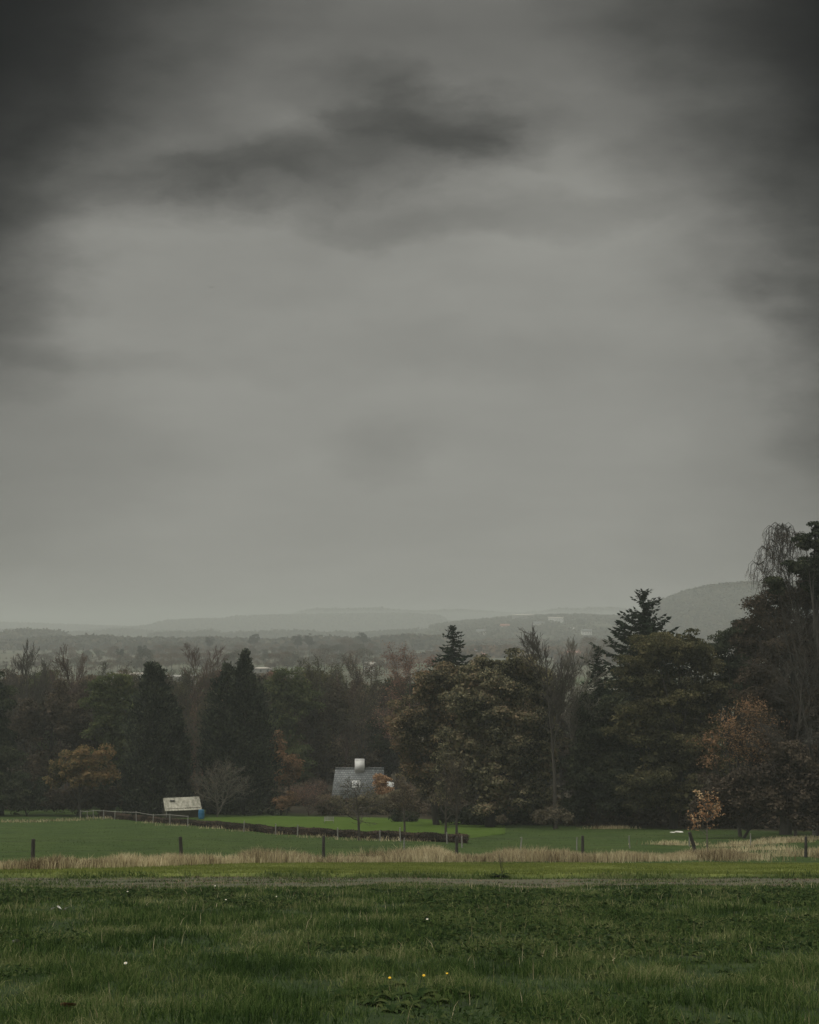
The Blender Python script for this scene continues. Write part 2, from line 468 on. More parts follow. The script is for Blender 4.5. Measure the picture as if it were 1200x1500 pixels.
# ------------------------------------------------------------------ sky, sun, haze, camera
SUN_EL, SUN_AZ = R(60), R(-115)         # high, behind the camera to the left, through thick cloud
world = bpy.data.worlds.new("World"); sc.world = world; world.use_nodes = True
nt = world.node_tree; nt.nodes.clear()
wo = nt.nodes.new('ShaderNodeOutputWorld'); bg = nt.nodes.new('ShaderNodeBackground')
SKY = .1; bg.inputs['Strength'].default_value = SKY
sky = nt.nodes.new('ShaderNodeTexSky'); sky.sky_type = 'NISHITA'; sky.sun_disc = False
sky.sun_elevation = SUN_EL; sky.sun_rotation = SUN_AZ; sky.dust_density = 4; sky.air_density = 1
tc = nt.nodes.new('ShaderNodeTexCoord').outputs['Generated']
sep = nt.nodes.new('ShaderNodeSeparateXYZ'); nt.links.new(tc, sep.inputs[0])
sx, sy, sz = sep.outputs
yy = mth(nt, 'MAXIMUM', sy, .06)
u = mth(nt, 'DIVIDE', sx, yy); w = mth(nt, 'DIVIDE', sz, yy)
def comb(a, b, c=0.):
    n = nt.nodes.new('ShaderNodeCombineXYZ')
    for k, x in enumerate((a, b, c)):
        if isinstance(x, (int, float)): n.inputs[k].default_value = x
        else: nt.links.new(x, n.inputs[k])
    return n.outputs[0]
den = mth(nt, 'ADD', mth(nt, 'MAXIMUM', sz, 0.), .16)
layer = comb(mth(nt, 'DIVIDE', sx, den), mth(nt, 'DIVIDE', sy, den), 0.)
n1 = noise(nt, layer, 1.3, 8, .58)
uw = comb(u, mth(nt, 'MULTIPLY', w, 1.9), 0.)
wa = mth(nt, 'SUBTRACT', noise(nt, uw, 6.5, 6, .56), .5)
wb = mth(nt, 'SUBTRACT', noise(nt, comb(mth(nt, 'ADD', u, 7.3), mth(nt, 'MULTIPLY', w, 1.9), 2.), 6.5, 6, .56), .5)
uu = mth(nt, 'ADD', u, mth(nt, 'MULTIPLY', wa, .16))
ww = mth(nt, 'ADD', w, mth(nt, 'MULTIPLY', wb, .085))
def mr(x, a, b, c, d):
    n = nt.nodes.new('ShaderNodeMapRange'); n.interpolation_type = 'SMOOTHSTEP'
    nt.links.new(x, n.inputs[0])
    for k, q in enumerate((a, b, c, d)): n.inputs[k + 1].default_value = q
    return n.outputs[0]
nz = noise(nt, comb(mth(nt, 'MULTIPLY', uu, 1.), mth(nt, 'MULTIPLY', ww, 2.3), 4.), 11., 9, .6)
nzc = mth(nt, 'SUBTRACT', nz, .5)
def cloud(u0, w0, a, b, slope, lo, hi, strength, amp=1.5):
    """ragged cloud bank, also the vignette darkening added at the edges: soft bump broken up by fractal noise"""
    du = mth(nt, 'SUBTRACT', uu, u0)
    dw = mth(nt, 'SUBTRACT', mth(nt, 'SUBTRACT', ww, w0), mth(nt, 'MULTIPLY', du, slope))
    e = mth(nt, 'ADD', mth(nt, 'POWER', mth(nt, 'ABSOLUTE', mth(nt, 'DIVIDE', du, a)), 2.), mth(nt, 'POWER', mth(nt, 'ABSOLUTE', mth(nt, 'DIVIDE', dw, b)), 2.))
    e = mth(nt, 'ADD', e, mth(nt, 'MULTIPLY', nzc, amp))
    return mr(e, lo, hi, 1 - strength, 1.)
lum = ramp(nt, sz, [(0., (.272,) * 3), (.08, (.275,) * 3), (.2, (.275,) * 3), (.3, (.265,) * 3), (.41, (.145,) * 3), (.5, (.18,) * 3), (.66, (1.2,) * 3), (1., (1.6,) * 3)])
n1a = mr(n1, .28, .72, .82, 1.14); n1b = mr(n1, .28, .72, .95, 1.045)
low = mr(sz, .12, .36, 0., 1.)
n1c = mth(nt, 'ADD', mth(nt, 'MULTIPLY', n1a, low), mth(nt, 'MULTIPLY', n1b, mth(nt, 'SUBTRACT', 1., low)))
tot = mth(nt, 'MULTIPLY', lum, n1c)
front = mr(sy, .15, .5, 0., 1.)
CLOUDS_VIGNETTE = [(-.055, .352, .16, .036, .17, -.5, 2.0, .66), (.0, .385, .085, .03, -.25, -.5, 2.0, .4), (-.16, .335, .08, .018, .1, -.5, 1.8, .22), (.085, .308, .13, .018, .05, -.6, 1.9, .24),
          (-.02, .125, .05, .02, 0., -.5, 1.8, .16), (-.03, .31, .07, .02, -.1, -.5, 1.8, .2), (.04, .2, .2, .02, 0., -.6, 2., .1), (-.27, .2, .1, .012, 0., -.6, 1.8, .2),
          (-.42, .52, .29, .27, .1, .05, 1.8, .988, .16), (.44, .49, .26, .3, -.1, .02, 1.9, .988, .16), (-.43, .31, .18, .17, 0., .0, 1.7, .78, .16), (.45, .24, .16, .26, 0., .0, 1.7, .75, .16), (-.42, .12, .22, .14, 0., -.1, 1.7, .3, .16), (.42, .1, .22, .16, 0., -.1, 1.7, .35, .16)]  # edge and corner banks: lens vignette darkening put into the sky colour
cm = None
for c in CLOUDS_VIGNETTE:
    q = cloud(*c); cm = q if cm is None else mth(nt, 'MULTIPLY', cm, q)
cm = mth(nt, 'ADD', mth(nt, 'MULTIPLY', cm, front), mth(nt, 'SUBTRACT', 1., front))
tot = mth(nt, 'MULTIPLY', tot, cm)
tot = mth(nt, 'MULTIPLY', tot, 1 / SKY)
tint = comb(1.0, .992, .905)
grey = nt.nodes.new('ShaderNodeVectorMath'); grey.operation = 'SCALE'
nt.links.new(tint, grey.inputs[0]); nt.links.new(tot, grey.inputs['Scale'])
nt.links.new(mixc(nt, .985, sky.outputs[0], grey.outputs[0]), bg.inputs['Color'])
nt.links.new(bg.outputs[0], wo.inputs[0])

sl = bpy.data.lights.new('sun', 'SUN'); sl.energy = 1.5; sl.angle = R(20); sl.color = (1, .965, .9)
so = bpy.data.objects.new('sun', sl); C.objects.link(so); so.location = (0, 0, 60)
# light comes from azimuth SUN_AZ (0 = +Y, positive to the right), elevation SUN_EL
from mathutils import Vector
sd = Vector((math.sin(SUN_AZ) * math.cos(SUN_EL), math.cos(SUN_AZ) * math.cos(SUN_EL), math.sin(SUN_EL)))
so.rotation_euler = (-sd).to_track_quat('-Z', 'Y').to_euler()

HAZE = .0004
m, nt, out = mat('haze_air')
pv = nt.nodes.new('ShaderNodeVolumePrincipled'); pv.inputs['Color'].default_value = (.66, .69, .672, 1)
pv.inputs['Density'].default_value = HAZE; pv.inputs['Anisotropy'].default_value = .1
nt.links.new(pv.outputs[0], out.inputs['Volume'])
hz = MB().box((0, 4450, 10.5), (12000, 9100, 87)).build('haze', m); tag(hz, 'pale grey mist lying over the whole valley', None, None, 'stuff')

cam = bpy.data.cameras.new('camera'); co = bpy.data.objects.new('camera', cam); C.objects.link(co)
cam.sensor_fit = 'HORIZONTAL'; cam.sensor_width = 36; cam.lens = 36 * F / 1200
cam.clip_start = .1; cam.clip_end = 20000
co.rotation_euler = (math.pi / 2 + TH, 0, 0); sc.camera = co
sc.view_settings.view_transform = 'Standard'; sc.view_settings.look = 'None'
sc.view_settings.exposure = 0; sc.view_settings.gamma = 1; sc.view_settings.use_curve_mapping = False
cy = sc.cycles
cy.max_bounces = 5; cy.diffuse_bounces = 3; cy.transmission_bounces = 3; cy.transparent_max_bounces = 4; cy.volume_bounces = 1
cy.use_denoising = True; cy.use_adaptive_sampling = False

# ------------------------------------------------------------------ ground
def grid_sheet(name, ys, xs_fn, m, dz=0., zfn=gz):
    nx = len(xs_fn(ys[0])); V = []
    for y in ys:
        x = xs_fn(y); V.append(np.stack([x, np.full(nx, y), zfn(x, np.full(nx, y)) + dz], 1))
    V = np.concatenate(V); ny = len(ys)
    i = np.arange(nx - 1)[None] + np.arange(ny - 1)[:, None] * nx
    Fq = np.stack([i, i + 1, i + nx + 1, i + nx], -1).reshape(-1, 4)
    return mesh_obj(name, V, [Fq], m, smooth=True)

m, nt, out = mat('ground_turf')
P = pos(nt); sp = nt.nodes.new('ShaderNodeSeparateXYZ'); nt.links.new(P, sp.inputs[0]); gy = sp.outputs[1]; gx = sp.outputs[0]
fl = noise(nt, P, .06, 4, .6); ff = noise(nt, P, 1.3, 5, .7); fm = noise(nt, P, .35, 4, .6)
mead = ramp(nt, ff, [(.3, (.014, .02, .009)), (.55, (.026, .042, .014)), (.8, (.05, .06, .025))])
field = ramp(nt, mth(nt, 'ADD', mth(nt, 'MULTIPLY', fm, .6), mth(nt, 'MULTIPLY', ff, .4)), [(.34, (.020, .036, .009)), (.5, (.034, .055, .013)), (.66, (.052, .073, .02))])
verge = ramp(nt, ff, [(.3, (.08, .1, .025)), (.7, (.15, .17, .045))])
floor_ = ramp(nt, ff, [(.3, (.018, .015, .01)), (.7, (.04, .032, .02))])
plain = ramp(nt, noise(nt, P, .004, 4, .6), [(.35, (.05, .058, .035)), (.5, (.09, .085, .06)), (.62, (.05, .07, .03)), (.7, (.13, .115, .085))])
wob = mth(nt, 'MULTIPLY', mth(nt, 'SUBTRACT', fl, .5), 14.)
gyw = mth(nt, 'ADD', gy, wob)
edge = mth(nt, 'ADD', gy, mth(nt, 'MULTIPLY', mth(nt, 'SUBTRACT', fm, .5), 3.))
c = mixc(nt, mr(edge, 49., 50.5, 0, 1), mead, verge)
c = mixc(nt, mr(edge, 66, 71, 0, 1), c, field)
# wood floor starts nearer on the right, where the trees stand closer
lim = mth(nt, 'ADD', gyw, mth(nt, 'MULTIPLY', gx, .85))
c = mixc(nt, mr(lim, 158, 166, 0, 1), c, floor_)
c = mixc(nt, mr(gy, 280, 330, 0, 1), c, plain)
b = nt.nodes.new('ShaderNodeBsdfPrincipled'); b.inputs['Roughness'].default_value = 1; b.inputs['Specular IOR Level'].default_value = .1
nt.links.new(c, b.inputs['Base Color'])
bp = nt.nodes.new('ShaderNodeBump'); bp.inputs['Strength'].default_value = .5; bp.inputs['Distance'].default_value = .12
nt.links.new(noise(nt, P, 3., 5, .7), bp.inputs['Height']); nt.links.new(bp.outputs[0], b.inputs['Normal'])
nt.links.new(b.outputs[0], out.inputs[0])
GM = m
ys = np.concatenate([np.arange(-50, 6, 4.), np.arange(6, 48, .6), np.arange(48, 53, .15), np.arange(53, 90, .8), np.arange(90, 260, 2.5), np.arange(260, 700, 15), np.geomspace(700, 8900, 34)])
tt = np.linspace(-1, 1, 181); tt = np.sign(tt) * np.abs(tt) ** 1.3
go = grid_sheet('ground', ys, lambda y: tt * (45 + .6 * max(y, 0)), GM); tag(go, None, None, None, 'structure')

# trodden farm track along the near side of the verge
m, nt, out = mat('track_soil'); P = pos(nt)
st_ = nt.nodes.new('ShaderNodeMapping'); st_.inputs['Scale'].default_value = (.35, 1.6, 1); nt.links.new(P, st_.inputs[0])
f1 = noise(nt, st_.outputs[0], .8, 6, .7); f2 = noise(nt, P, 4., 4, .7)
c = ramp(nt, mth(nt, 'ADD', mth(nt, 'MULTIPLY', f1, .65), mth(nt, 'MULTIPLY', f2, .35)), [(.36, (.03, .04, .015)), (.5, (.052, .052, .024)), (.6, (.085, .066, .038)), (.72, (.14, .115, .075))])
b = nt.nodes.new('ShaderNodeBsdfPrincipled'); b.inputs['Roughness'].default_value = 1; nt.links.new(c, b.inputs['Base Color'])
bp = nt.nodes.new('ShaderNodeBump'); bp.inputs['Strength'].default_value = .8; bp.inputs['Distance'].default_value = .08
nt.links.new(f2, bp.inputs['Height']); nt.links.new(bp.outputs[0], b.inputs['Normal']); nt.links.new(b.outputs[0], out.inputs[0])
xs = np.linspace(-40, 40, 240)
V = []; tv = np.linspace(0, 1, 9)
for t in tv:
    y0 = 41.6 + 1.6 * (fbm(xs * .3, 9.1, 3) - .5) + .02 * np.abs(xs) ; y1 = bank_y(xs) - .28
    y = y0 + (y1 - y0) * t
    V.append(np.stack([xs, y, gz(xs, y) + .022 - .035 * (t == 0)], 1))
V = np.concatenate(V); i = np.arange(239)[None] + np.arange(8)[:, None] * 240
tr = mesh_obj('track', V, [np.stack([i, i + 1, i + 241, i + 240], -1).reshape(-1, 4)], m, smooth=True); tag(tr, None, None, None, 'structure')

# bright mown garden lawn behind the hedge
HEDGE = [G(150, 1196), G(200, 1202), G(300, 1211), G(400, 1221), G(500, 1226), G(600, 1231), G(683, 1235)]
hp = np.array(HEDGE)
m, nt, out = mat('lawn_turf'); P = pos(nt)
c = ramp(nt, noise(nt, P, .5, 5, .65), [(.3, (.045, .075, .015)), (.7, (.066, .1, .022))])
b = nt.nodes.new('ShaderNodeBsdfDiffuse'); nt.links.new(c, b.inputs[0]); nt.links.new(b.outputs[0], out.inputs[0])
px_ = np.linspace(300, 740, 60); V = []
for t in np.linspace(0, 1, 8):
    row0 = np.interp(px_, [300, 400, 500, 600, 683, 740], [1207, 1217, 1222, 1227, 1229, 1222])
    row1 = np.interp(px_, [300, 400, 600, 740], [1198, 1196, 1199, 1208])
    q = np.array([G(a, r0 + (r1 - r0) * t, 100) for a, r0, r1 in zip(px_, row0, row1)]); q[:, 2] += .03
    V.append(q)
V = np.concatenate(V); i = np.arange(59)[None] + np.arange(7)[:, None] * 60
lw = mesh_obj('lawn', V, [np.stack([i, i + 1, i + 61, i + 60], -1).reshape(-1, 4)], m, smooth=True); tag(lw, None, None, None, 'structure')

# ------------------------------------------------------------------ grass
def blades(name, label, X, Y, h, wd, m, seed, lean=.5, kind='stuff', zoff=-.01):
    rng = np.random.default_rng(seed); n = len(X)
    a = rng.uniform(0, 2 * math.pi, n); la = rng.uniform(0, 2 * math.pi, n)
    ln = np.abs(rng.normal(0, lean, n)) * h
    z = gz(X, Y) + zoff
    t = np.stack([np.cos(a), np.sin(a), np.zeros(n)], 1); l = np.stack([np.cos(la), np.sin(la), np.zeros(n)], 1)
    b = np.stack([X, Y, z], 1); up = np.array([0, 0, 1.])
    hw = (wd * .5)[:, None]
    mid = b + up * (h * .6)[:, None] + l * (ln * .35)[:, None]
    tip = b + up * (h * np.sqrt(np.clip(1 - .3 * (ln / h) ** 2, .2, 1)))[:, None] + l * ln[:, None]
    V = np.stack([b - t * hw, b + t * hw, mid + t * hw * .8, mid - t * hw * .8, tip], 1).reshape(-1, 3)
    k = np.arange(n)[:, None] * 5
    o = mesh_obj(name, V, [k + np.array([[0, 1, 2, 3]]), k + np.array([[3, 2, 4]])], m)
    tag(o, label, None, None, kind); return o

def scatter(rng, n, y0, y1, margin=4.5, f=.335):
    Y = np.sqrt(rng.uniform((y0 + margin / f) ** 2, (y1 + margin / f) ** 2, n)) - margin / f
    return (rng.uniform(-1, 1, n) * (f * Y + margin)), Y

rng = np.random.default_rng(11)
XX, YY, HH, WW = [], [], [], []
for (n, y0, y1, wd) in ((170000, 8.5, 18, .0075), (130000, 18, 29, .012), (110000, 29, 43.5, .018)):
    X, Y = scatter(rng, n, y0, y1)
    # tussocks: pull blades towards tuft centres, and let height follow soft patches
    tx = np.round(X / .22 + rng.normal(0, .28, n)) * .22 + rng.normal(0, .05, n)
    pull = rng.random(n) < .5
    X = np.where(pull, tx, X)
    pt = .27 * fbm(X * .55, Y * .4, 21, 4) + .73 * fbm(X * 1.9, Y * 1.1, 22, 3); pt2 = fbm(X * 3.2, Y * 2.2, 31, 2)
    h = (.03 + .08 * sstep(.36, .66, pt) + .06 * pt2) * rng.uniform(.4, 1.5, n)
    keep = rng.random(n) < .35 + .65 * sstep(.35, .58, pt)
    fadey = 1 - .6 * sstep(37, 43, Y)
    XX.append(X[keep]); YY.append(Y[keep]); HH.append((h * fadey)[keep]); WW.append(np.full(keep.sum(), wd) * rng.uniform(.7, 1.4, keep.sum()))
blades('meadow_grass', 'rough dark green meadow grass in the foreground', *map(np.concatenate, (XX, YY, HH, WW)), M['grass'], 5, .8)

# straw coloured seed stalks standing above the sward
X, Y = scatter(rng, 1300, 8.5, 43)
blades('dead_stalks', 'thin straw coloured seed stalks standing above the meadow grass', X, Y, rng.uniform(.1, .27, len(X)), .003 + .00022 * Y, M['dry'], 55, .45)
# low clover and creeping leaves between the blades
X, Y = scatter(rng, 150000, 8.5, 38)
keep = fbm(X * .3 + 4, Y * .25, 41, 3) + .06 * np.sign(X) > .5
X, Y = X[keep], Y[keep]; n = len(X)
c3 = np.stack([X, Y, gz(X, Y) + rng.uniform(.01, .12, n)], 1)
o = MB().quads(leaves(c3, np.tile([0, 0, 1.], (n, 1)), (.02 + .0011 * Y) * rng.uniform(.6, 1.9, n), .8, rng, .45)).build('clover_leaves', M['weed'])
tag(o, 'low clover and creeping leaves between the meadow grass', None, None, 'stuff')

# verge strip, long at its near lip
X, Y = scatter(rng, 150000, 49.2, 74); by = bank_y(X)
keep = Y > by - .25 + .2 * rng.random(len(X)); X, Y, by = X[keep], Y[keep], by[keep]
lip = 1 - sstep(.0, 1.2, Y - by)
h = (.06 + .07 * lip * sstep(.2, .8, fbm(X * .5, Y * .3, 8)) + .05 * fbm(X * .5, Y * .5, 9)) * rng.uniform(.6, 1.3, len(X))
blades('verge_grass', 'bright green grass verge beyond the track', X, Y, h, np.full(len(X), .022), M['verge'], 6, .5)
xs_l = rng.uniform(-26, 26, 9000); yl = bank_y(xs_l) + rng.normal(-.15, .16, 9000)
kp = rng.random(9000) < .12 + .9 * sstep(.35, .65, fbm(xs_l * .5, yl * .5, 14, 3))
blades('lip_grass', 'dark overhanging grass along the lip of the verge', xs_l[kp], yl[kp], rng.uniform(.07, .2, kp.sum()), np.full(kp.sum(), .022), M['grass'], 16, .9)
# thin straw and tufts on the track
X = rng.uniform(-24, 24, 60000); Y = rng.uniform(41, 49.8, 60000); kp = rng.random(60000) < sstep(.4, .6, fbm(X * .3, Y * 1.1, 51, 3))
blades('track_tufts', 'thin tufts of grass growing on the bare track', X[kp], Y[kp], rng.uniform(.04, .13, kp.sum()), np.full(kp.sum(), .02), M['grass'], 17, .7)
X = rng.uniform(-24, 24, 22000); Y = rng.uniform(41.5, 49.6, 22000); kp = rng.random(22000) < .35 * sstep(.45, .65, fbm(X * .3, Y * 1.3, 53, 3))
o = MB().quads(leaves(np.stack([X, Y, gz(X, Y) + .05], 1)[kp], np.tile([0, 0, 1.], (kp.sum(), 1)), .1, .35, rng, .5)).build('leaf_litter', M['brown'])
tag(o, 'dead brown leaves and straw lying along the track', None, None, 'stuff')

# field beyond the fence
X, Y = scatter(rng, 90000, 76, 165); kp = rng.random(len(X)) < (90 / Y) * .6
blades('field_grass', 'short grazed grass of the field beyond the fence', X[kp], Y[kp], rng.uniform(.03, .08, kp.sum()), np.full(kp.sum(), .03), M['fieldgrass'], 7, .6)

# fence line through posts seen at these photo pixels (foot of each post)
POSTS = [G(-168, 1277), G(48, 1272), G(264, 1268), G(474, 1263), G(669, 1260), G(853, 1258.5), G(1022, 1257), G(1180, 1256), G(1330, 1255)]
fp = np.array(POSTS)
# tawny tussocks along it
n = 52000
px_r = rng.uniform(-25, 27, n); pxs = 600 + px_r * 0
fy = np.interp(px_r, fp[:, 0], fp[:, 1])
tk = np.round(px_r / .55 + rng.normal(0, .3, n)) * .55
px_r = np.where(rng.random(n) < .65, tk + rng.normal(0, .1, n), px_r)
Y = fy + rng.normal(-.3, 1.0, n) * (1 + .4 * vnoise(px_r * .3, 1., 4))
d = fbm(px_r * .28, Y * .2, 61, 3); tus = vnoise(px_r * .8, Y * .6, 66)
hh = (.32 + .62 * sstep(.28, .7, d) * (.3 + .85 * tus)) * rng.uniform(.45, 1.15, n)
hh *= 1 - .3 * sstep(-6, -14, px_r)
dn = np.where(px_r > 20, .7 * sstep(.35, .6, d), .55 + .45 * sstep(.3, .5, d))
kp = rng.random(n) < dn
blades('dry_grass', 'tawny dry grass tussocks in a strip under the wire fence', px_r[kp], Y[kp], hh[kp], np.full(kp.sum(), .028), M['dry'], 8, .42)
# paler dead grass in tufts at the field margin by the hedge and the wood
cs = [(x, r) for x, r in ((40, 1204), (80, 1203), (150, 1199), (186, 1200), (240, 1206), (268, 1210), (330, 1214), (372, 1218), (420, 1223), (470, 1227), (520, 1230), (560, 1232), (610, 1233),
                          (885, 1214), (905, 1214), (1075, 1240), (1100, 1237), (1130, 1235), (1150, 1232), (1160, 1234), (1185, 1230), (1195, 1249), (1120, 1245), (1070, 1248), (985, 1238), (20, 1205), (110, 1202))]
A = []
for x, r in cs:
    p = G(x, r); k = (75 if x > 380 else 130) if x < 700 else 300
    sp_ = .9 if x > 800 else 1.5
    A.append(np.stack([p[0] + rng.normal(0, sp_, k), p[1] + rng.normal(0, .35, k)], 1))
A = np.concatenate(A)
blades('margin_grass', 'pale dead grass tufts along the field margin', A[:, 0], A[:, 1], rng.uniform(.1, .45, len(A)), np.full(len(A), .04), M['dry'], 9, .6)
print('ground done')

# ------------------------------------------------------------------ the wire fence
fr = empty('wire_fence', (0, 0, 0), 'wire fence on dark wooden posts standing in the tawny dry grass', 'fence')
rng = np.random.default_rng(3)
tops = []
for k, p in enumerate(POSTS):
    h = [1.25, 1.2, 1.3, 1.4, 1.28, 1.3, 1.45, 1.2, 1.2][k]; lean = [.02, 0, -.01, .0, .01, .03, -.3, .05, 0][k]
    r = .09 if k != 6 else .11
    S = []
    top = p + np.array([lean * h, rng.normal(0, .03), h])
    mid = (p + top) / 2 + rng.normal(0, .012, 3)
    pts = np.array([p - [0, 0, .3], mid, top, top + [0, 0, .012]])
    pb = MB().segs(tube_path(pts, [r, r * .96, r * .9, .012]), 9)
    po = pb.build('post', M['oldwood'], fr)
    if k == 6: po['label'] = 'dark post leaning over to the left'
    tops.append((p, top))
for hgt in (.28, .6, .95):
    S = []
    for (a, ta), (b_, tb) in zip(tops[:-1], tops[1:]):
        q0 = a + (ta - a) * hgt + [0, -.1, 0]; q1 = b_ + (tb - b_) * hgt + [0, -.1, 0]
        t = np.linspace(0, 1, 7)[:, None]; pts = q0 + (q1 - q0) * t; pts[:, 2] -= .05 * np.sin(t[:, 0] * math.pi)
        S.append(tube_path(pts, [.004] * 7))
    MB().segs(np.concatenate(S), 4).build('wire', M['wire'], fr)

# hedge and the pale posts along it
rng = np.random.default_rng(4)
t = np.linspace(0, len(hp) - 1.001, 9000); i = t.astype(int); f_ = (t - i)[:, None]
path = hp[i] + (hp[i + 1] - hp[i]) * f_
n = 130000; k = rng.integers(0, len(path), n)
ht = .56 + .26 * (fbm(path[:, 0] * .8, 0., 2) - .5); wd_ = .45
off = rng.uniform(-1, 1, (n, 3)); side = rng.random(n) < .5
off[:, 2] = np.where(side, rng.uniform(0, 1, n), rng.uniform(.82, 1, n))
off[:, 1] = np.where(side, np.sign(off[:, 1]) * rng.uniform(.85, 1.08, n), off[:, 1])
lp = path[k] + np.stack([rng.normal(0, .1, n), off[:, 1] * wd_, off[:, 2] * ht[k]], 1)
lp[:, 2] = gz(lp[:, 0], lp[:, 1]) + off[:, 2] * ht[k] + rng.normal(0, .03, n)
hb = path[0].copy()
hr = empty('hedge', hb, 'long low dark clipped hedge running between the field and the lawn', 'hedge')
MB().quads(leaves(lp - hb, np.stack([0 * off[:, 0], off[:, 1], off[:, 2]], 1), .14, .65, rng)).build('foliage', M['hedge'], hr)
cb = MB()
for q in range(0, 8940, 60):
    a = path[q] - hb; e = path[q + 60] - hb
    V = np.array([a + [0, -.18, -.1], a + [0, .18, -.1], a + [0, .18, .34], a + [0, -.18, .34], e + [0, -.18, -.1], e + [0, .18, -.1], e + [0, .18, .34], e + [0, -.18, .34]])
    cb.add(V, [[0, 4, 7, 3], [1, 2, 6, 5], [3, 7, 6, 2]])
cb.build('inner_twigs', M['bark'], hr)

gf = empty('post_fence', (0, 0, 0), 'thin pale grey posts and rail along the near side of the low hedge', 'fence')
pc = [(118, 1199), (128, 1200), (137, 1200), (152, 1200.5), (168, 1201), (200, 1203.5), (224, 1206), (249, 1208), (275, 1211), (357, 1219), (404, 1223), (436, 1225), (495, 1229), (557, 1232), (587, 1233), (655, 1236), (677, 1242)]
tp_ = []
for k, (a, r) in enumerate(pc):
    p = G(a, r, 60); h = rng.uniform(.95, 1.15) if k < 9 else rng.uniform(.8, 1.05)
    if k == len(pc) - 1: h = .8
    MB().segs(tube_path([p - [0, 0, .2], p + [rng.normal(0, .03), 0, h], p + [0, 0, h + .01]], [.055, .05, .01]), 7).build('post', M['palewood'], gf)
    tp_.append(p + [0, -.06, h - .08])
S = [tube_path([a, b_], [.032, .032]) for a, b_ in zip(tp_[:8], tp_[1:9])]
MB().segs(np.concatenate(S), 5).build('rail', M['palewood'], gf)
S = [tube_path([a - [0, 0, d], b_ - [0, 0, d]], [.004, .004]) for a, b_ in zip(tp_[8:-1], tp_[9:]) for d in (0, .35)]
MB().segs(np.concatenate(S), 4).build('wire', M['wire'], gf)
wf = empty('stake_fence', (0, 0, 0), 'short pale stakes with one wire crossing the field behind the dry grass', 'fence')
tp_ = []
for (a, r) in ((592, 1247), (762, 1246), (845, 1245), (923, 1243), (1010, 1240), (1100, 1238)):
    p = G(a, r, 60); MB().segs(tube_path([p - [0, 0, .2], p + [rng.normal(0, .04), 0, .82], p + [0, 0, .83]], [.05, .045, .01]), 7).build('stake', M['palewood'], wf)
    tp_.append(p + [0, -.06, .72])
MB().segs(np.concatenate([tube_path([a, b_], [.004, .004]) for a, b_ in zip(tp_[:-1], tp_[1:])]), 4).build('wire', M['wire'], wf)

# ------------------------------------------------------------------ shed, barrel, house
def roofmat(name, c1, c2, sx_, sy_, mortar):
    m, nt, out = mat(name)
    v = nt.nodes.new('ShaderNodeTexCoord').outputs['Object']
    mp = nt.nodes.new('ShaderNodeMapping'); mp.inputs['Rotation'].default_value = (R(90), 0, 0); nt.links.new(v, mp.inputs[0])
    br = nt.nodes.new('ShaderNodeTexBrick'); nt.links.new(mp.outputs[0], br.inputs['Vector'])
    br.inputs['Scale'].default_value = 1; br.inputs['Brick Width'].default_value = sx_; br.inputs['Row Height'].default_value = sy_
    br.inputs['Mortar Size'].default_value = .03; br.inputs['Color1'].default_value = (*c1, 1); br.inputs['Color2'].default_value = (*c2, 1); br.inputs['Mortar'].default_value = (*mortar, 1)
    f = noise(nt, v, 1.6, 5, .7)
    c = mixc(nt, .8, br.outputs[0], ramp(nt, f, [(.3, (.5,) * 3), (.7, (1.25,) * 3)]), 'MULTIPLY')
    b = nt.nodes.new('ShaderNodeBsdfPrincipled'); b.inputs['Roughness'].default_value = .6; nt.links.new(c, b.inputs['Base Color'])
    bp = nt.nodes.new('ShaderNodeBump'); bp.inputs['Strength'].default_value = .6; bp.inputs['Distance'].default_value = .03
    nt.links.new(br.outputs['Fac'], bp.inputs['Height']); bp.invert = True; nt.links.new(bp.outputs[0], b.inputs['Normal'])
    nt.links.new(b.outputs[0], out.inputs[0]); return m
M['slate'] = roofmat('slate_tiles', (.1, .108, .108), (.175, .187, .187), .34, .26, (.04, .045, .045))
M['shedwood'] = solid('dark_green_brown_boards', (.03, .03, .017), (.06, .055, .03), 3, .85, .5, (6, 6, .3))
M['sheet'] = solid('pale_lichened_roof_sheet', (.15, .145, .11), (.46, .44, .36), 1.6, .8, .3, (2.2, 1, 1))
M['render'] = solid('white_render', (.68, .68, .65), (.8, .8, .77), 1.2, .9)
M['whitepaint'] = solid('white_paint', (.6, .6, .58), (.78, .78, .76), 2, .5)
M['glass'] = solid('dark_window_glass', (.02, .024, .026), (.05, .055, .06), 1, .12)
M['sky_reflect_glass'] = solid('roof_glass_painted_reflection', (.2, .21, .21), (.42, .43, .42), 2.5, .15)  # whitish sky reflection painted into the pane colour
M['blue'] = solid('blue_plastic', (.012, .10, .20), (.03, .17, .3), 2, .45)
M['black'] = solid('black_fittings', (.01, .01, .01), (.02, .02, .02), 3, .5)
M['redtile'] = solid('red_clay_tiles', (.2, .075, .05), (.32, .14, .1), .5, .8)
M['stone'] = solid('pale_stone', (.35, .34, .3), (.62, .6, .55), 2.5, .9, .4)

def quadbox(mb, a, b, c, d, th):
    """slab: outer corners a b c d (counter-clockwise seen from outside), thickness th inwards"""
    P_ = np.array([a, b, c, d], float); nn = np.cross(P_[1] - P_[0], P_[3] - P_[0]); nn = nn / np.linalg.norm(nn)
    return mb.add(np.concatenate([P_, P_ - nn * th]), [[0, 1, 2, 3], [7, 6, 5, 4], [0, 4, 5, 1], [1, 5, 6, 2], [2, 6, 7, 3], [3, 7, 4, 0]])

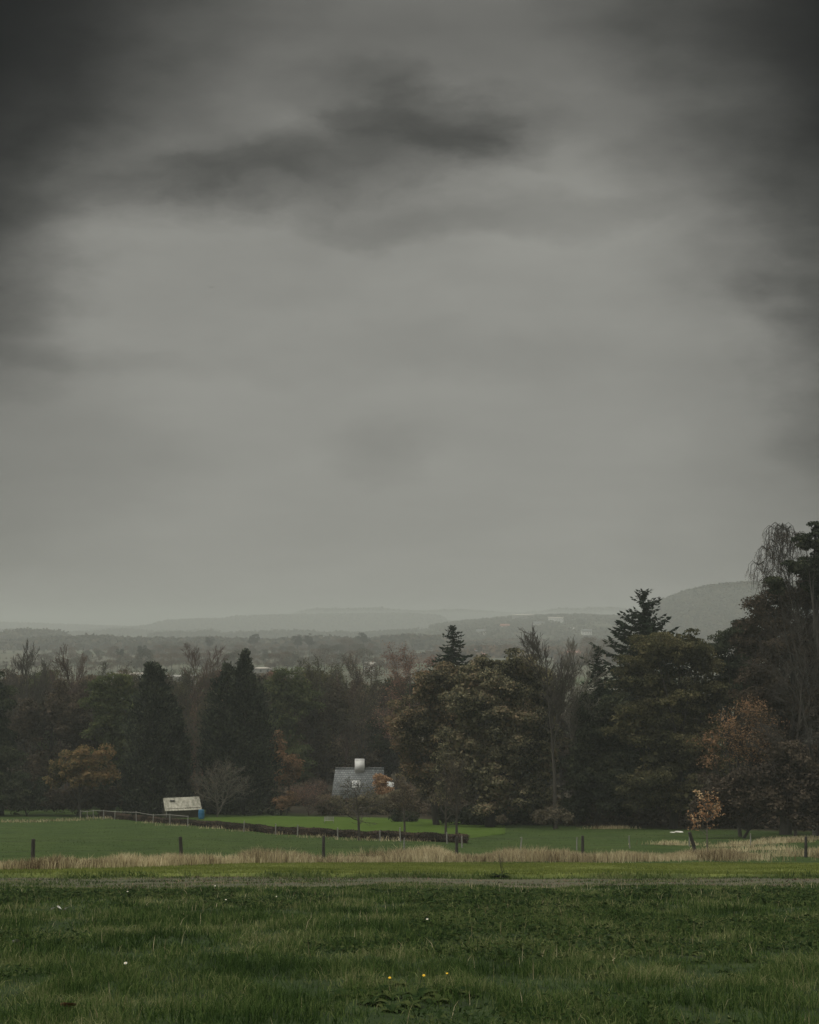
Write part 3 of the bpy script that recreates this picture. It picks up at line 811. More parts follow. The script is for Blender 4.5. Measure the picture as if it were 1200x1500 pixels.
# shed
SY = 168.; s = SY / F
p0 = W(240, 1205, SY); X0 = p0[0]; zg = float(gz(X0 + 2, SY))
xr = W(291, 1205, SY)[0] - X0
ztop = W(240, 1170, SY)[2] - zg; zeave = W(240, 1184, SY)[2] - zg
D = 3.2
sh = empty('garden_shed', (X0, SY, zg), 'dark wooden shed with a pale lichened roof, half hidden behind the hedge', 'shed'); sh.rotation_euler[2] = .33; sh.location = (X0 + .35, SY - .8, zg)
mb = MB(); hh_ = zeave + .05; w_ = xr
V = [[0, 0, -.3], [w_, 0, -.3], [w_, 0, hh_], [0, 0, hh_], [0, D, -.3], [w_, D, -.3], [w_, D, hh_], [0, D, hh_], [0, D / 2, ztop - .08], [w_, D / 2, ztop - .08]]
mb.add(V, [[0, 1, 2, 3], [5, 4, 7, 6]], [[0, 3, 8, 7, 4], [1, 5, 6, 9, 2]])
mb.build('wall', M['shedwood'], sh)
rf = MB(); o_ = .12; e_ = .25
dzr = (ztop - zeave) / (D / 2)
for sgn in (-1, 1):
    y_e = D / 2 + sgn * (D / 2 + e_); z_e = zeave - e_ * dzr
    nx = 24   # corrugated sheet
    xs_ = np.linspace(-o_ - .3 * (sgn < 0) * 0, w_ + o_, nx * 2 + 1); zz = .025 * np.cos(np.arange(nx * 2 + 1) * math.pi)
    A0 = np.stack([xs_, np.full_like(xs_, y_e), z_e + zz], 1); A1 = np.stack([xs_, np.full_like(xs_, D / 2 - .01 * sgn), ztop + zz], 1)
    k = np.arange(nx * 2)
    rf.add(np.concatenate([A0, A1]), np.stack([k, k + 1, k + 2 + nx * 2, k + 1 + nx * 2], 1))
    B0 = A0 - [0, 0, .06]; rf.add(np.concatenate([A0, B0]), np.stack([k, k + nx * 2 + 1, k + nx * 2 + 2, k + 1], 1))
ro = rf.build('roof', M['sheet'], sh)
q = np.array([.95, D / 2 - .55, ztop - .55 * dzr + .1])
MB().box(q, (.55, .34, .09)).build('skylight', M['glass'], ro)
MB().box((.1, -.05, hh_ / 2), (.12, .06, hh_)).build('corner_board', M['palewood'], sh)
MB().box((2.7, -.03, .55), (.8, .05, 1.3)).build('door', M['shedwood'], sh)

bp_ = W(295, 1195, 166); zb = float(gz(bp_[0], 166.))
br_ = empty('water_barrel', (bp_[0], 166, zb), 'blue plastic water barrel beside the shed', 'barrel')
hb_ = max(1.0, W(295, 1187, 166)[2] - zb)
prof = [(0, .30), (.05, .34), (hb_ * .3, .37), (hb_ * .34, .39), (hb_ * .38, .37), (hb_ * .66, .37), (hb_ * .7, .39), (hb_ * .74, .37), (hb_ * .95, .34), (hb_, .31)]
MB().segs(np.array([[0, 0, a[0], 0, 0, b_[0], a[1], b_[1]] for a, b_ in zip(prof[:-1], prof[1:])]), 20).build('body', M['blue'], br_, smooth=True)
MB().segs(np.array([[0, 0, hb_ - .01, 0, 0, hb_ + .05, .35, .33], [0, 0, hb_ + .05, 0, 0, hb_ + .07, .33, .01]]), 20).build('lid', M['blue'], br_)

# cottage
HY = 190.; s = HY / F
c0 = W(492, 1125, HY); X0 = c0[0]; zg = float(gz(X0 + 4, HY + 3))
ridge = W(500, 1125.5, HY)[2] - zg; eave = W(500, 1171, HY)[2] - zg
Wd = W(562, 1125, HY)[0] - X0; Dp = 5.6
ho = empty('cottage', (X0, HY - Dp / 2, zg), 'white cottage with steep grey slate roof and a broad white chimney among the garden shrubs', 'house')
mb = MB()
V = [[0, 0, -.5], [Wd, 0, -.5], [Wd, 0, eave], [0, 0, eave], [0, Dp, -.5], [Wd, Dp, -.5], [Wd, Dp, eave], [0, Dp, eave], [.2, Dp / 2, ridge - .15], [Wd - .2, Dp / 2, ridge - .15]]
mb.add(V, [[0, 1, 2, 3], [5, 4, 7, 6]], [[0, 3, 8, 7, 4], [1, 5, 6, 9, 2]])
mb.build('wall', M['render'], ho)
rf = MB()
quadbox(rf, (-.55, -.3, eave - .2), (Wd + .2, -.3, eave - .2), (Wd + .05, Dp / 2, ridge), (-.05, Dp / 2, ridge), .14)
quadbox(rf, (Wd + .2, Dp + .3, eave - .2), (-.55, Dp + .3, eave - .2), (-.05, Dp / 2 + .006, ridge - .004), (Wd + .05, Dp / 2 + .006, ridge - .004), .14)
rf.segs(np.array([[-.07, Dp / 2, ridge + .0, Wd + .07, Dp / 2, ridge + .0, .1, .1]]), 8)
ro = rf.build('roof', M['slate'], ho)
zt = W(527, 1112, HY)[2] - zg; xa = W(520, 1112, HY)[0] - X0; xb = W(534, 1112, HY)[0] - X0
ch = MB().box(((xa + xb) / 2, Dp / 2, (ridge - .6 + zt - .09) / 2), (xb - xa, .8, zt - .09 - ridge + .6)).build('chimney', M['render'], ro)
MB().box(((xa + xb) / 2, Dp / 2, zt - .045), (xb - xa + .03, .83, .085)).build('chimney_cap', M['whitepaint'], ch)
def on_roof(px, row):
    x = W(px, row, HY - 1)[0] - X0; z = W(px, row, HY - 1)[2] - zg
    y = -.3 + (z - (eave - .2)) / (ridge - eave + .2) * (Dp / 2 + .3); return np.array([x, y, z])
q = on_roof(522, 1148.5)
slope = math.atan2(ridge - eave + .2, Dp / 2 + .3)
def roof_rect(mb, q, w0, h0, th, up):
    a = np.array([0, math.cos(slope), math.sin(slope)]); nn = np.array([0, -math.sin(slope), math.cos(slope)])
    q = q + nn * up; x = np.array([w0 / 2, 0, 0]); y = a * h0 / 2
    return quadbox(mb, q - x - y, q + x - y, q + x + y, q - x + y, th)
fm_ = MB()
for dx in (-.5, 0, .5):
    roof_rect(fm_, q + [dx, 0, 0], .09, .95, .12, .1)
a_ = np.array([0, math.cos(slope), math.sin(slope)])
for dy in (-.45, .45): roof_rect(fm_, q + a_ * dy, 1.1, .1, .12, .103)
wn = fm_.build('roof_window', M['whitepaint'], ro)
pn = MB(); roof_rect(pn, q, 1.0, .86, .05, .05); pn.build('pane', M['sky_reflect_glass'], wn)
for xw in (1.3, 4.6):
    fr_ = MB(); zc = eave - 1.35
    for dx in (-.55, 0, .55): fr_.box((xw + dx, -.03, zc), (.07, .07, 1.1))
    for dz in (-.55, .55): fr_.box((xw, -.035, zc + dz), (1.2, .07, .08))
    wo_ = fr_.build('window', M['whitepaint'], ho); MB().box((xw, -.005, zc), (1.06, .02, 1.04)).build('pane', M['glass'], wo_)
MB().box((2.95, -.03, eave - 1.75), (.95, .06, 2.05)).build('door', M['shedwood'], ho)
# white lean-to at its right end
zx = W(573, 1145, HY)[2] - zg; x2 = W(577, 1145, HY)[0] - X0
ann = MB(); ann.add([[Wd + .01, .8, -.5], [x2, .8, -.5], [x2, .8, zx - .35], [Wd + .01, .8, zx], [Wd + .01, 4.6, -.5], [x2, 4.6, -.5], [x2, 4.6, zx - .35], [Wd + .01, 4.6, zx]],
        [[0, 1, 2, 3], [5, 4, 7, 6], [1, 5, 6, 2], [3, 2, 6, 7]])
an = ann.build('side_extension', M['render'], ho)

# garden seat and the two pale slabs
gp = G(482, 1206, 100)
gb = empty('garden_bench', gp, 'pale wooden bench on the lawn in front of the garden shrubs', 'bench'); gb.scale = (.72,) * 3
MB().box((0, 0, .45), (1.5, .45, .05)).build('seat', M['palewood'], gb)
mb = MB()
for z in (.62, .76, .9): mb.box((0, .24, z), (1.5, .03, .09))
mb.build('backrest', M['palewood'], gb)
for x in (-.68, .68):
    for y in (-.18, .24): MB().box((x, y, .21 if y < 0 else .46), (.07, .06, .43 if y < 0 else .93)).build('leg', M['palewood'], gb)
def rock(name, px, row, w_, h_, label, seed, group=None):
    rng = np.random.default_rng(seed); p = G(px, row, 60)
    import bmesh
    bm = bmesh.new(); bmesh.ops.create_icosphere(bm, subdivisions=3, radius=.5)
    for v in bm.verts:
        d = .75 + .5 * vnoise(v.co.x * 3 + seed, v.co.y * 3 + v.co.z * 4, seed)
        v.co = Vector((v.co.x * w_ * d, v.co.y * w_ * .8 * d, v.co.z * h_ * 2 * d))
    me = bpy.data.meshes.new(name); bm.to_mesh(me); bm.free(); me.materials.append(M['stone'])
    o = bpy.data.objects.new(name, me); C.objects.link(o); o.location = p
    tag(o, label, 'stone', group); return o
rock('stone', 985, 1220, .5, .1, 'pale low stone lying on the grass left of the taller pale stone', 2)
rock('stone', 995, 1219.5, .8, .14, 'larger pale stone lying on the grass before the dark wood', 5)

# ------------------------------------------------------------------ trees of the near wood, left to right
T = 'trees of the near wood'
lobe_tree('evergreen_tree', 'dark evergreen tree cut by the left edge of the photo', 2, 172, [(-12, 1030, 32, 48), (-5, 1100, 36, 60), (0, 1160, 32, 34)], M['deepgreen'], .34, 70, 240, 1.2, 1)
rec_tree('poplar_tree', 'bare grey poplar with dark upright twigs near the left edge', 45, 204, 10, 72, 943, UPRIGHT, 'twig', None, seed=2, thick=1.2)
rec_tree('poplar_tree', 'bare reddish poplar with a rounded brush of twigs, near the left edge', 95, 207, 62, 128, 950, UPRIGHT, 'redtwig', M['brown'], .16, 1, .35, seed=3, thick=1.25)
lobe_tree('broadleaf_tree', 'dull brown broadleaf tree behind the golden tree', 70, 184, [(40, 1060, 32, 48), (85, 1050, 40, 52), (120, 1090, 34, 58), (60, 1130, 40, 50)], M['darkbrown'], .28, 110, 190, 1.2, 4, fill=.3)
lobe_tree('broadleaf_tree', 'olive green bushy tree left of the tallest cypress', 165, 182, [(150, 1020, 26, 30), (178, 1012, 26, 32), (160, 1070, 34, 50), (185, 1080, 28, 60), (150, 1130, 34, 46)], M['greenleaf'], .3, 110, 200, 1.1, 5)
lobe_tree('golden_tree', 'small golden autumn tree in front of the dark wood on the left', 118, 169, [(92, 1125, 24, 20), (120, 1112, 30, 20), (148, 1112, 22, 18), (156, 1138, 18, 15), (80, 1145, 17, 14), (120, 1138, 34, 18)], M['gold'], .26, 70, 130, .85, 6, trunk_r=.16, bare=.6, fill=.3)
lobe_tree('shrub', 'dark shrub under the golden tree', 112, 171, [(85, 1172, 26, 18), (120, 1168, 34, 22), (155, 1172, 26, 20)], M['darkbrown'], .24, 60, 150, .8, 7, trunk_r=.1, cat='shrub')
lobe_tree('shrub', 'dark green shrub at the field corner on the far left', 40, 171, [(28, 1160, 26, 28), (58, 1168, 22, 24)], M['deepgreen'], .26, 50, 170, .9, 8, trunk_r=.1, cat='shrub')
cypress('cypress_tree', 'tallest dark cypress on the left with a blunt spire', 222, 172, [[(972, 217, 230), (985, 212, 238), (1010, 207, 244), (1040, 200, 250), (1080, 192, 256), (1120, 187, 258), (1170, 183, 258), (1196, 186, 256)]], 9)
cypress('cypress_tree', 'smaller dark cypress leaning against the tallest cypress', 256, 173, [[(1022, 250, 255), (1040, 247, 262), (1080, 240, 272), (1120, 236, 278), (1170, 234, 280), (1197, 238, 276)]], 10)
rec_tree('poplar_tree', 'bare reddish tree rising between the two cypresses', 290, 216, 262, 322, 945, UPRIGHT, 'redtwig', None, seed=11, thick=1.3)
rec_tree('bare_tree', 'half bare olive tree standing in the gap between the cypresses', 285, 190, 252, 316, 1012, BUSHY, 'twig', M['olive'], .2, 2, .4, seed=12)
cypress('cypress_tree', 'broad dark cypress with two spires in front of the wood', 347, 175, [[(956, 357, 361), (968, 354, 364), (985, 350, 368), (1010, 338, 382), (1050, 326, 392), (1100, 318, 396), (1170, 314, 400), (1198, 318, 396)],
        [(973, 330, 337), (985, 324, 345), (1010, 314, 352), (1050, 303, 356), (1100, 298, 352), (1170, 298, 350), (1198, 304, 346)]], 13)
rec_tree('bare_shrub', 'grey bare bush beside the shed and the blue barrel', 318, 169, 288, 366, 1112, BUSHY, 'paletwig', M['brown'], .13, 1, .3, seed=14, cat='shrub')
lobe_tree('autumn_tree', 'thin orange autumn tree right of the broad cypress', 404, 182, [(402, 1090, 13, 18), (410, 1108, 14, 14)], M['orange'], .24, 24, 110, .8, 15, trunk_r=.12, bare=.7)
lobe_tree('autumn_tree', 'faded orange bushy tree left of the cottage', 424, 180, [(425, 1122, 19, 16), (415, 1140, 16, 15), (432, 1135, 12, 14)], M['orange'], .24, 30, 110, .8, 16, trunk_r=.12, bare=.7)
lobe_tree('shrub', 'low orange shrub at the foot of the wood by the lawn', 418, 172, [(412, 1176, 14, 11), (426, 1172, 12, 12)], M['orange'], .2, 26, 90, .6, 17, trunk_r=.06, bare=.8, cat='shrub')
lobe_tree('broadleaf_tree', 'brownish green tree just right of the broad cypress', 416, 200, [(410, 1010, 30, 30), (440, 1020, 30, 40), (412, 1070, 34, 50), (430, 1120, 36, 44)], M['greenleaf'], .28, 110, 170, 1.15, 18, fill=.35)
rec_tree('bare_tree', 'half bare tree with thin upright twigs above the left garden', 418, 208, 388, 452, 968, UPRIGHT, 'twig', M['olive'], .17, 1, .4, seed=19)
rec_tree('bare_tree', 'bare olive tree in the middle of the wood with a rounded top', 478, 204, 440, 516, 967, UPRIGHT, 'twig', M['olive'], .18, 2, .45, seed=20)
rec_tree('poplar_tree', 'bare poplar with pale olive twigs behind the cottage', 525, 206, 492, 562, 962, UPRIGHT, 'twig', M['brown'], .17, 2, .4, seed=21, thick=.75)
lobe_tree('broadleaf_tree', 'dull purple brown tree up the slope left of the cottage chimney', 468, 206, [(455, 1060, 34, 45), (490, 1040, 34, 40), (470, 1110, 44, 46), (440, 1140, 30, 40)], M['darkbrown'], .26, 120, 170, 1.1, 22, fill=.3)
lobe_tree('broadleaf_tree', 'dark green round tree behind the cottage roof', 552, 224, [(555, 1040, 34, 42), (575, 1010, 28, 26), (535, 1080, 36, 44), (570, 1090, 36, 50)], M['deepgreen'], .3, 110, 190, 1.1, 23)
rec_tree('bare_tree', 'pale bare bush just above the cottage ridge', 516, 218, 490, 546, 1074, BUSHY, 'paletwig', M['olive'], .15, 1, .3, seed=24)
lobe_tree('broadleaf_tree', 'dark brown thicket tree left of the cottage gable', 470, 220, [(455, 1120, 34, 34), (490, 1100, 30, 30), (430, 1110, 30, 40), (520, 1100, 24, 18), (545, 1112, 22, 22)], M['brown'], .26, 90, 150, 1.1, 241, fill=.3)
rec_tree('bare_shrub', 'pinkish brown bare shrub left of the cottage', 452, 172, 428, 482, 1146, BUSHY, 'redtwig', M['pinkrust'], .12, 1, .25, seed=25, cat='shrub')
lobe_tree('shrub', 'olive shrub between the pinkish shrub and the cottage', 484, 173, [(476, 1180, 14, 18), (492, 1184, 12, 14)], M['shrubleaf'], .2, 36, 100, .6, 26, trunk_r=.06, cat='shrub')
lobe_tree('shrub', 'small orange shrub hiding the right end of the cottage roof', 560, 179, [(558, 1146, 11, 11), (563, 1158, 12, 12)], M['saplingleaf'], .2, 30, 110, .6, 27, trunk_r=.08, cat='shrub')
lobe_tree('shrub', 'wide olive shrub below the small orange shrub', 556, 174, [(545, 1180, 22, 15), (575, 1174, 20, 18), (555, 1190, 28, 12), (512, 1186, 22, 11), (530, 1180, 16, 12)], M['shrubleaf'], .22, 60, 110, .7, 28, trunk_r=.08, cat='shrub')
rec_tree('apple_tree', 'small bare apple tree standing at the hedge before the cottage', 526, 130, 496, 562, 1140, ROUND, 'twig', M['olive'], .09, 1, .2, seed=29, row=1231, thick=1.1)
lobe_tree('box_bush', 'dark clipped box bush on the lawn', 592, 158, [(582, 1197, 10, 10), (597, 1197, 11, 10), (604, 1200, 8, 7)], M['deepgreen'], .14, 50, 170, .45, 30, trunk_r=.06, cat='shrub', flat=.8)
rec_tree('garden_tree', 'slim young tree beside the clipped box bush', 593, 140, 574, 612, 1140, ROUND, 'twig', M['brown'], .12, 2, .25, seed=31, row=1222)
lobe_tree('shrub', 'pale olive shrub right of the clipped box bush', 632, 176, [(620, 1165, 15, 16), (640, 1172, 16, 16), (630, 1188, 22, 12)], M['shrubleaf'], .2, 54, 100, .65, 32, trunk_r=.08, cat='shrub')
rec_tree('garden_tree', 'young lawn tree with a thin dark trunk left of the oak', 653, 142, 634, 676, 1120, ROUND, 'twig', M['darkbrown'], .12, 1, .3, seed=33, row=1224)
rec_tree('garden_tree', 'young lawn tree with a thin dark trunk under the oak', 669, 138, 652, 696, 1110, ROUND, 'twig', M['darkbrown'], .12, 1, .3, seed=34, row=1228)

rec_tree('red_tree', 'half bare reddish tree standing above the left side of the oak', 604, 186, 560, 648, 948, ROUND, 'redtwig', M['pinkrust'], .19, 6, .45, seed=35)
lobe_tree('broadleaf_tree', 'dark round tree below the reddish tree', 575, 206, [(560, 1075, 22, 34), (590, 1060, 30, 46), (610, 1020, 30, 30)], M['deepgreen'], .28, 70, 180, 1.0, 36)
spruce('spruce_tree', 'lone spruce with its dark cone rising behind the oak', 663, 178, 917, 54, 37, upturn=.12)
lobe_tree('oak_tree', 'broad oak with rusty brown boughs in the middle of the wood', 640, 150, [(628, 1012, 32, 32), (594, 1058, 32, 32), (640, 1060, 40, 40), (602, 1104, 24, 26), (625, 1120, 40, 40), (660, 1000, 38, 30), (630, 1150, 24, 22)], M['rust'], .25, 120, 330, 1.15, 38, trunk_r=.4, fill=.55, flat=.55, inner=50)
lobe_tree('oak_tree', 'large dark oak with a dense uneven crown right of the rusty oak', 718, 144, [(715, 990, 40, 32), (755, 980, 36, 28), (690, 1020, 40, 40), (735, 1015, 44, 36), (700, 1050, 48, 44), (780, 1000, 30, 34), (745, 1070, 50, 46), (700, 1130, 46, 44), (762, 1030, 50, 48), (800, 1030, 32, 48), (680, 1100, 44, 44), (735, 1100, 54, 48), (790, 1110, 44, 50), (660, 1150, 34, 30), (720, 1160, 52, 34), (780, 1168, 40, 30)], M['oak'], .25, 260, 330, 1.2, 39, trunk_r=.55, fill=.6, flat=.55, inner=50)
rec_tree('poplar_tree', 'tall bare poplar with a fan of pale twigs right of the oak', 815, 139, 766, 840, 922, TALLFAN, 'twig', None, seed=40, thick=1.25)
rec_tree('poplar_tree', 'thin bare poplar between the fan shaped poplar and the dark conifers', 846, 144, 822, 876, 938, TALLFAN, 'paletwig', None, seed=143, thick=1.1)
lobe_tree('shrub', 'pale tan shrub at the foot of the tall bare poplar', 812, 136, [(795, 1198, 15, 14), (812, 1193, 16, 13), (832, 1200, 9, 14)], M['paleleaf'], .17, 26, 50, .6, 42, trunk_r=.06, cat='shrub', bare=1.)
lobe_tree('shrub', 'small pale shrub under the oak boughs', 736, 141, [(736, 1200, 9, 9)], M['paleleaf'], .15, 10, 60, .45, 43, trunk_r=.05, cat='shrub', bare=1.)
lobe_tree('shrub', 'dark shrubs massed under the oak', 740, 150, [(690, 1195, 26, 20), (730, 1192, 30, 24), (775, 1195, 26, 22), (655, 1194, 16, 16)], M['deepgreen'], .26, 90, 150, .8, 44, trunk_r=.1, cat='shrub')
spruce('spruce_tree', 'short dark spruce between the bare poplar and the tall spruce', 876, 150, 948, 30, 45, upturn=.2)
spruce('spruce_tree', 'tall dark spruce rising above the bushy olive tree', 940, 155, 866, 80, 46, bend=4, upturn=.42)
lobe_tree('evergreen_tree', 'dark evergreen at the foot of the tall spruce', 872, 143, [(868, 1070, 30, 50), (900, 1060, 34, 50), (860, 1140, 34, 44), (900, 1150, 40, 48), (850, 1185, 20, 26)], M['deepgreen'], .3, 150, 220, 1.15, 47)
lobe_tree('bushy_tree', 'large round olive tree below the tall spruce', 985, 138, [(960, 955, 36, 28), (1000, 950, 38, 30), (1030, 975, 28, 30), (930, 990, 34, 36), (975, 1020, 50, 50), (1030, 1030, 40, 46), (930, 1060, 42, 48), (985, 1100, 54, 48), (1030, 1110, 40, 46), (950, 1150, 48, 42), (1010, 1168, 50, 34)], M['olive'], .24, 210, 330, 1.2, 48, trunk_r=.4, flat=.48, inner=40)
lobe_tree('pine_tree', 'spreading dark green pine behind the orange beech', 1080, 140, [(1068, 940, 22, 14), (1090, 925, 22, 16), (1062, 975, 24, 20), (1095, 965, 28, 28), (1085, 1010, 34, 34), (1050, 952, 15, 12), (1060, 1010, 24, 24), (1118, 905, 14, 12), (1105, 935, 20, 16)], M['deepgreen'], .26, 120, 200, .95, 49, flat=.4)
lobe_tree('tall_tree', 'tall dark reddish brown tree at the right edge behind the birch', 1150, 124, [(1120, 895, 24, 28), (1150, 880, 30, 34), (1190, 870, 34, 40), (1100, 940, 26, 34), (1140, 950, 46, 54), (1195, 960, 40, 60), (1115, 1010, 40, 46), (1170, 1040, 52, 60), (1120, 1090, 46, 50), (1180, 1120, 48, 50), (1140, 1165, 50, 40), (1210, 1170, 34, 40)], M['darkbrown'], .24, 260, 280, 1.2, 50, trunk_r=.5, flat=.5)
lobe_tree('pine_tree', 'dark pine topping the right edge of the photo', 1200, 121, [(1198, 775, 10, 11), (1180, 795, 13, 14), (1205, 805, 20, 26), (1165, 830, 14, 9), (1188, 838, 22, 18), (1140, 858, 14, 12), (1205, 860, 26, 30)], M['deepgreen'], .24, 80, 190, .75, 51, flat=.45, trunk_r=.3, bare=.8)

# weeping birch
def birch(px, Y, seed):
    rng = np.random.default_rng(seed); X = W(px, 1200, Y)[0]; b = np.array([X, Y, float(gz(X, Y)) - .1])
    root = empty('birch_tree', b, 'slender weeping birch with white stem and hanging bare twigs on the right', 'tree')
    P = lambda a, r: W(a, r, Y) - b
    S = [tube_path([[0, 0, -.2], P(1190, 1110), P(1184, 1010), P(1172, 920), P(1158, 860), P(1150, 820), P(1146, 785)], [.17, .14, .11, .085, .06, .04, .015])]
    limbs = [[(1184, 1010), (1160, 960), (1130, 900)], [(1176, 945), (1163, 900), (1152, 862), (1136, 830), (1124, 806)], [(1166, 890), (1160, 850), (1160, 800), (1156, 776)],
             [(1158, 860), (1144, 830), (1134, 800), (1136, 776)], [(1155, 845), (1162, 812), (1166, 785)], [(1150, 820), (1142, 795), (1146, 772)], [(1180, 985), (1150, 965), (1120, 945), (1108, 935)],
             [(1174, 930), (1188, 890), (1196, 860)], [(1186, 1030), (1160, 1000), (1136, 985)], [(1172, 920), (1150, 880), (1130, 850), (1114, 828)]]
    tips = []
    for l in limbs:
        pts = np.array([P(*q) for q in l]); pts[1:, 1] += np.cumsum(rng.normal(0, .35, len(pts) - 1))
        S.append(tube_path(pts, np.linspace(.075, .02, len(pts))))
        for i in range(len(pts) - 1):
            for t in rng.random(7): tips.append(pts[i] + (pts[i + 1] - pts[i]) * t)
        tips += [pts[-1]] * 8
    MB().segs(np.concatenate(S), 7).build('trunk', M['birch'], root)
    Q = []; lv = []
    for t in tips:
        for _ in range(2):
            a = rng.uniform(0, 2 * math.pi); L = rng.uniform(.5, 1.3)
            p1 = t + [math.cos(a) * L * .5, math.sin(a) * L * .5, L * .35]; p2 = p1 + [math.cos(a) * L * .35, math.sin(a) * L * .35, -L * .3]
            dn = rng.uniform(.6, 2.4); p3 = p2 + [math.cos(a) * .15 + rng.normal(0, .1), math.sin(a) * .15, -dn * .5]; p4 = p3 + [rng.normal(0, .08), rng.normal(0, .08), -dn * .5]
            Q.append(tube_path([t, p1, p2, p3, p4], [.024, .02, .016, .013, .008]))
            for _ in range(3):
                s0 = p2 + (p3 - p2) * rng.random(); s1 = s0 + [rng.normal(0, .18), rng.normal(0, .18), -rng.uniform(.3, .9)]
                Q.append(np.array([[*s0, *s1, .012, .007]])); lv += [s1, (s0 + s1) / 2]
            lv += [p3, p4]
    MB().segs(np.concatenate(Q), 3).build('twigs', M['bark'], root)
    lv = np.repeat(np.array(lv), 2, 0) + rng.normal(0, .12, (len(lv) * 2, 3))
    MB().quads(leaves(lv, rng.normal(0, 1, lv.shape), .09, .6, rng)).build('crown', M['brown'], root)
birch(1192, 123, 52)
rec_tree('bare_tree', 'tall bare brown tree with fine twigs in front of the birch stem', 1165, 120, 1090, 1236, 890, UPRIGHT, 'twig', None, seed=53, thick=.7)
lobe_tree('beech_tree', 'orange beech at the edge of the wood on the right', 1085, 119, [(1095, 1042, 26, 20), (1112, 1062, 26, 28), (1068, 1062, 22, 22), (1045, 1090, 20, 22), (1085, 1090, 34, 24), (1110, 1105, 28, 20), (1040, 1118, 16, 16)], M['orange'], .17, 60, 80, 1.25, 54, trunk_r=.16, bare=1.0, fill=.2, inner=4)
lobe_tree('shrub', 'dark thicket at the foot of the orange beech', 1085, 114, [(1060, 1170, 34, 36), (1110, 1160, 40, 46), (1165, 1170, 40, 44), (1210, 1170, 30, 40), (1030, 1190, 26, 24), (1090, 1150, 40, 20), (1160, 1120, 40, 36)], M['darkbrown'], .26, 150, 170, .95, 55, trunk_r=.12, cat='shrub')
rec_tree('sapling', 'slim sapling with orange leaves beside the leaning fence post', 1037, 80, 1015, 1056, 1160, dict(ROUND, n=[9, 4, 3, 0], t0=[.38, .2, .2], ang=[.75, .6, .6]), 'paletwig', M['saplingleaf'], .15, 2, .12, seed=56, row=1258, thick=.6)

# back row that closes the wood against the plain: copies of four trees, each turned its own way
back = [o for o in C.objects if o.get('category') == 'tree' and o.parent is None]
pick = [o for o in back if o['label'].startswith(('brownish green tree just', 'dull purple brown', 'olive green bushy', 'dark green round'))]
bare = [o for o in back if o['label'].startswith(('half bare tree with thin', 'bare olive tree in', 'bare reddish poplar'))]
rng = np.random.default_rng(77); k = 0
def back_copy(o, px_j, top_row, Y, label, group, name, mats=None):
    Xw = W(px_j, 1000, Y)[0]; z = float(gz(Xw, Y))
    ht_ = max(v[2] for c in o.children for v in c.bound_box)
    r = dup(o, (Xw, Y, z), rng.uniform(0, 6.28), (W(px_j, top_row, Y)[2] - z) / ht_, label); r['group'] = group; r.name = name
    if mats:
        for c in r.children:
            if c.name.startswith('crown'):
                c.material_slots[0].link = 'OBJECT'; c.material_slots[0].material = M[mats]
for x in list(range(-145, 570, 23)) + list(range(650, 1260, 42)):
    left = x < 570
    back_copy(pick[k % len(pick)], x + rng.uniform(-8, 8), rng.uniform(978, 1010) if x < 700 else rng.uniform(990, 1030), rng.uniform(222, 244) if left else rng.uniform(176, 192),
              'brown green tree in the back row of the near wood', 'back row of the near wood', 'broadleaf_tree',
              str(rng.choice(['brown', 'olive', 'brown', 'brown', 'pinkrust', 'darkbrown', 'greenleaf'])) if left else str(rng.choice(['darkbrown', 'deepgreen'])))
    k += 1
for x in list(range(-120, 570, 33)) + [590, 640, 690, 735]:
    back_copy(bare[k % len(bare)], x + rng.uniform(-10, 10), rng.uniform(966, 984), rng.uniform(212, 236), 'bare twiggy tree in the back row of the near wood', 'bare trees in the back row of the near wood', 'bare_tree'); k += 1
# shaded undergrowth that fills the foot of the wood
n = 66000
pxu = rng.uniform(-170, 1330, n)
Yu = np.interp(pxu, [-60, 400, 600, 700, 830, 1050, 1260], [178, 192, 176, 152, 146, 140, 128]) + rng.uniform(0, 12, n)
Xu = (pxu - CX) / F * Yu
hu = (1.2 + 3.0 * fbm(Xu * .15, Yu * .1, 71, 2)) * rng.random(n) ** .7
hu *= np.where((pxu > 480) & (pxu < 640), .55, 1)
lp = np.stack([Xu, Yu, gz(Xu, Yu) + hu], 1)
o = MB().quads(leaves(lp, np.tile([0, -.3, .7], (n, 1)), .42, .65, rng)).build('undergrowth', M['darkbrown']); tag(o, 'dark brambles and undergrowth filling the foot of the wood', None, None, 'stuff')

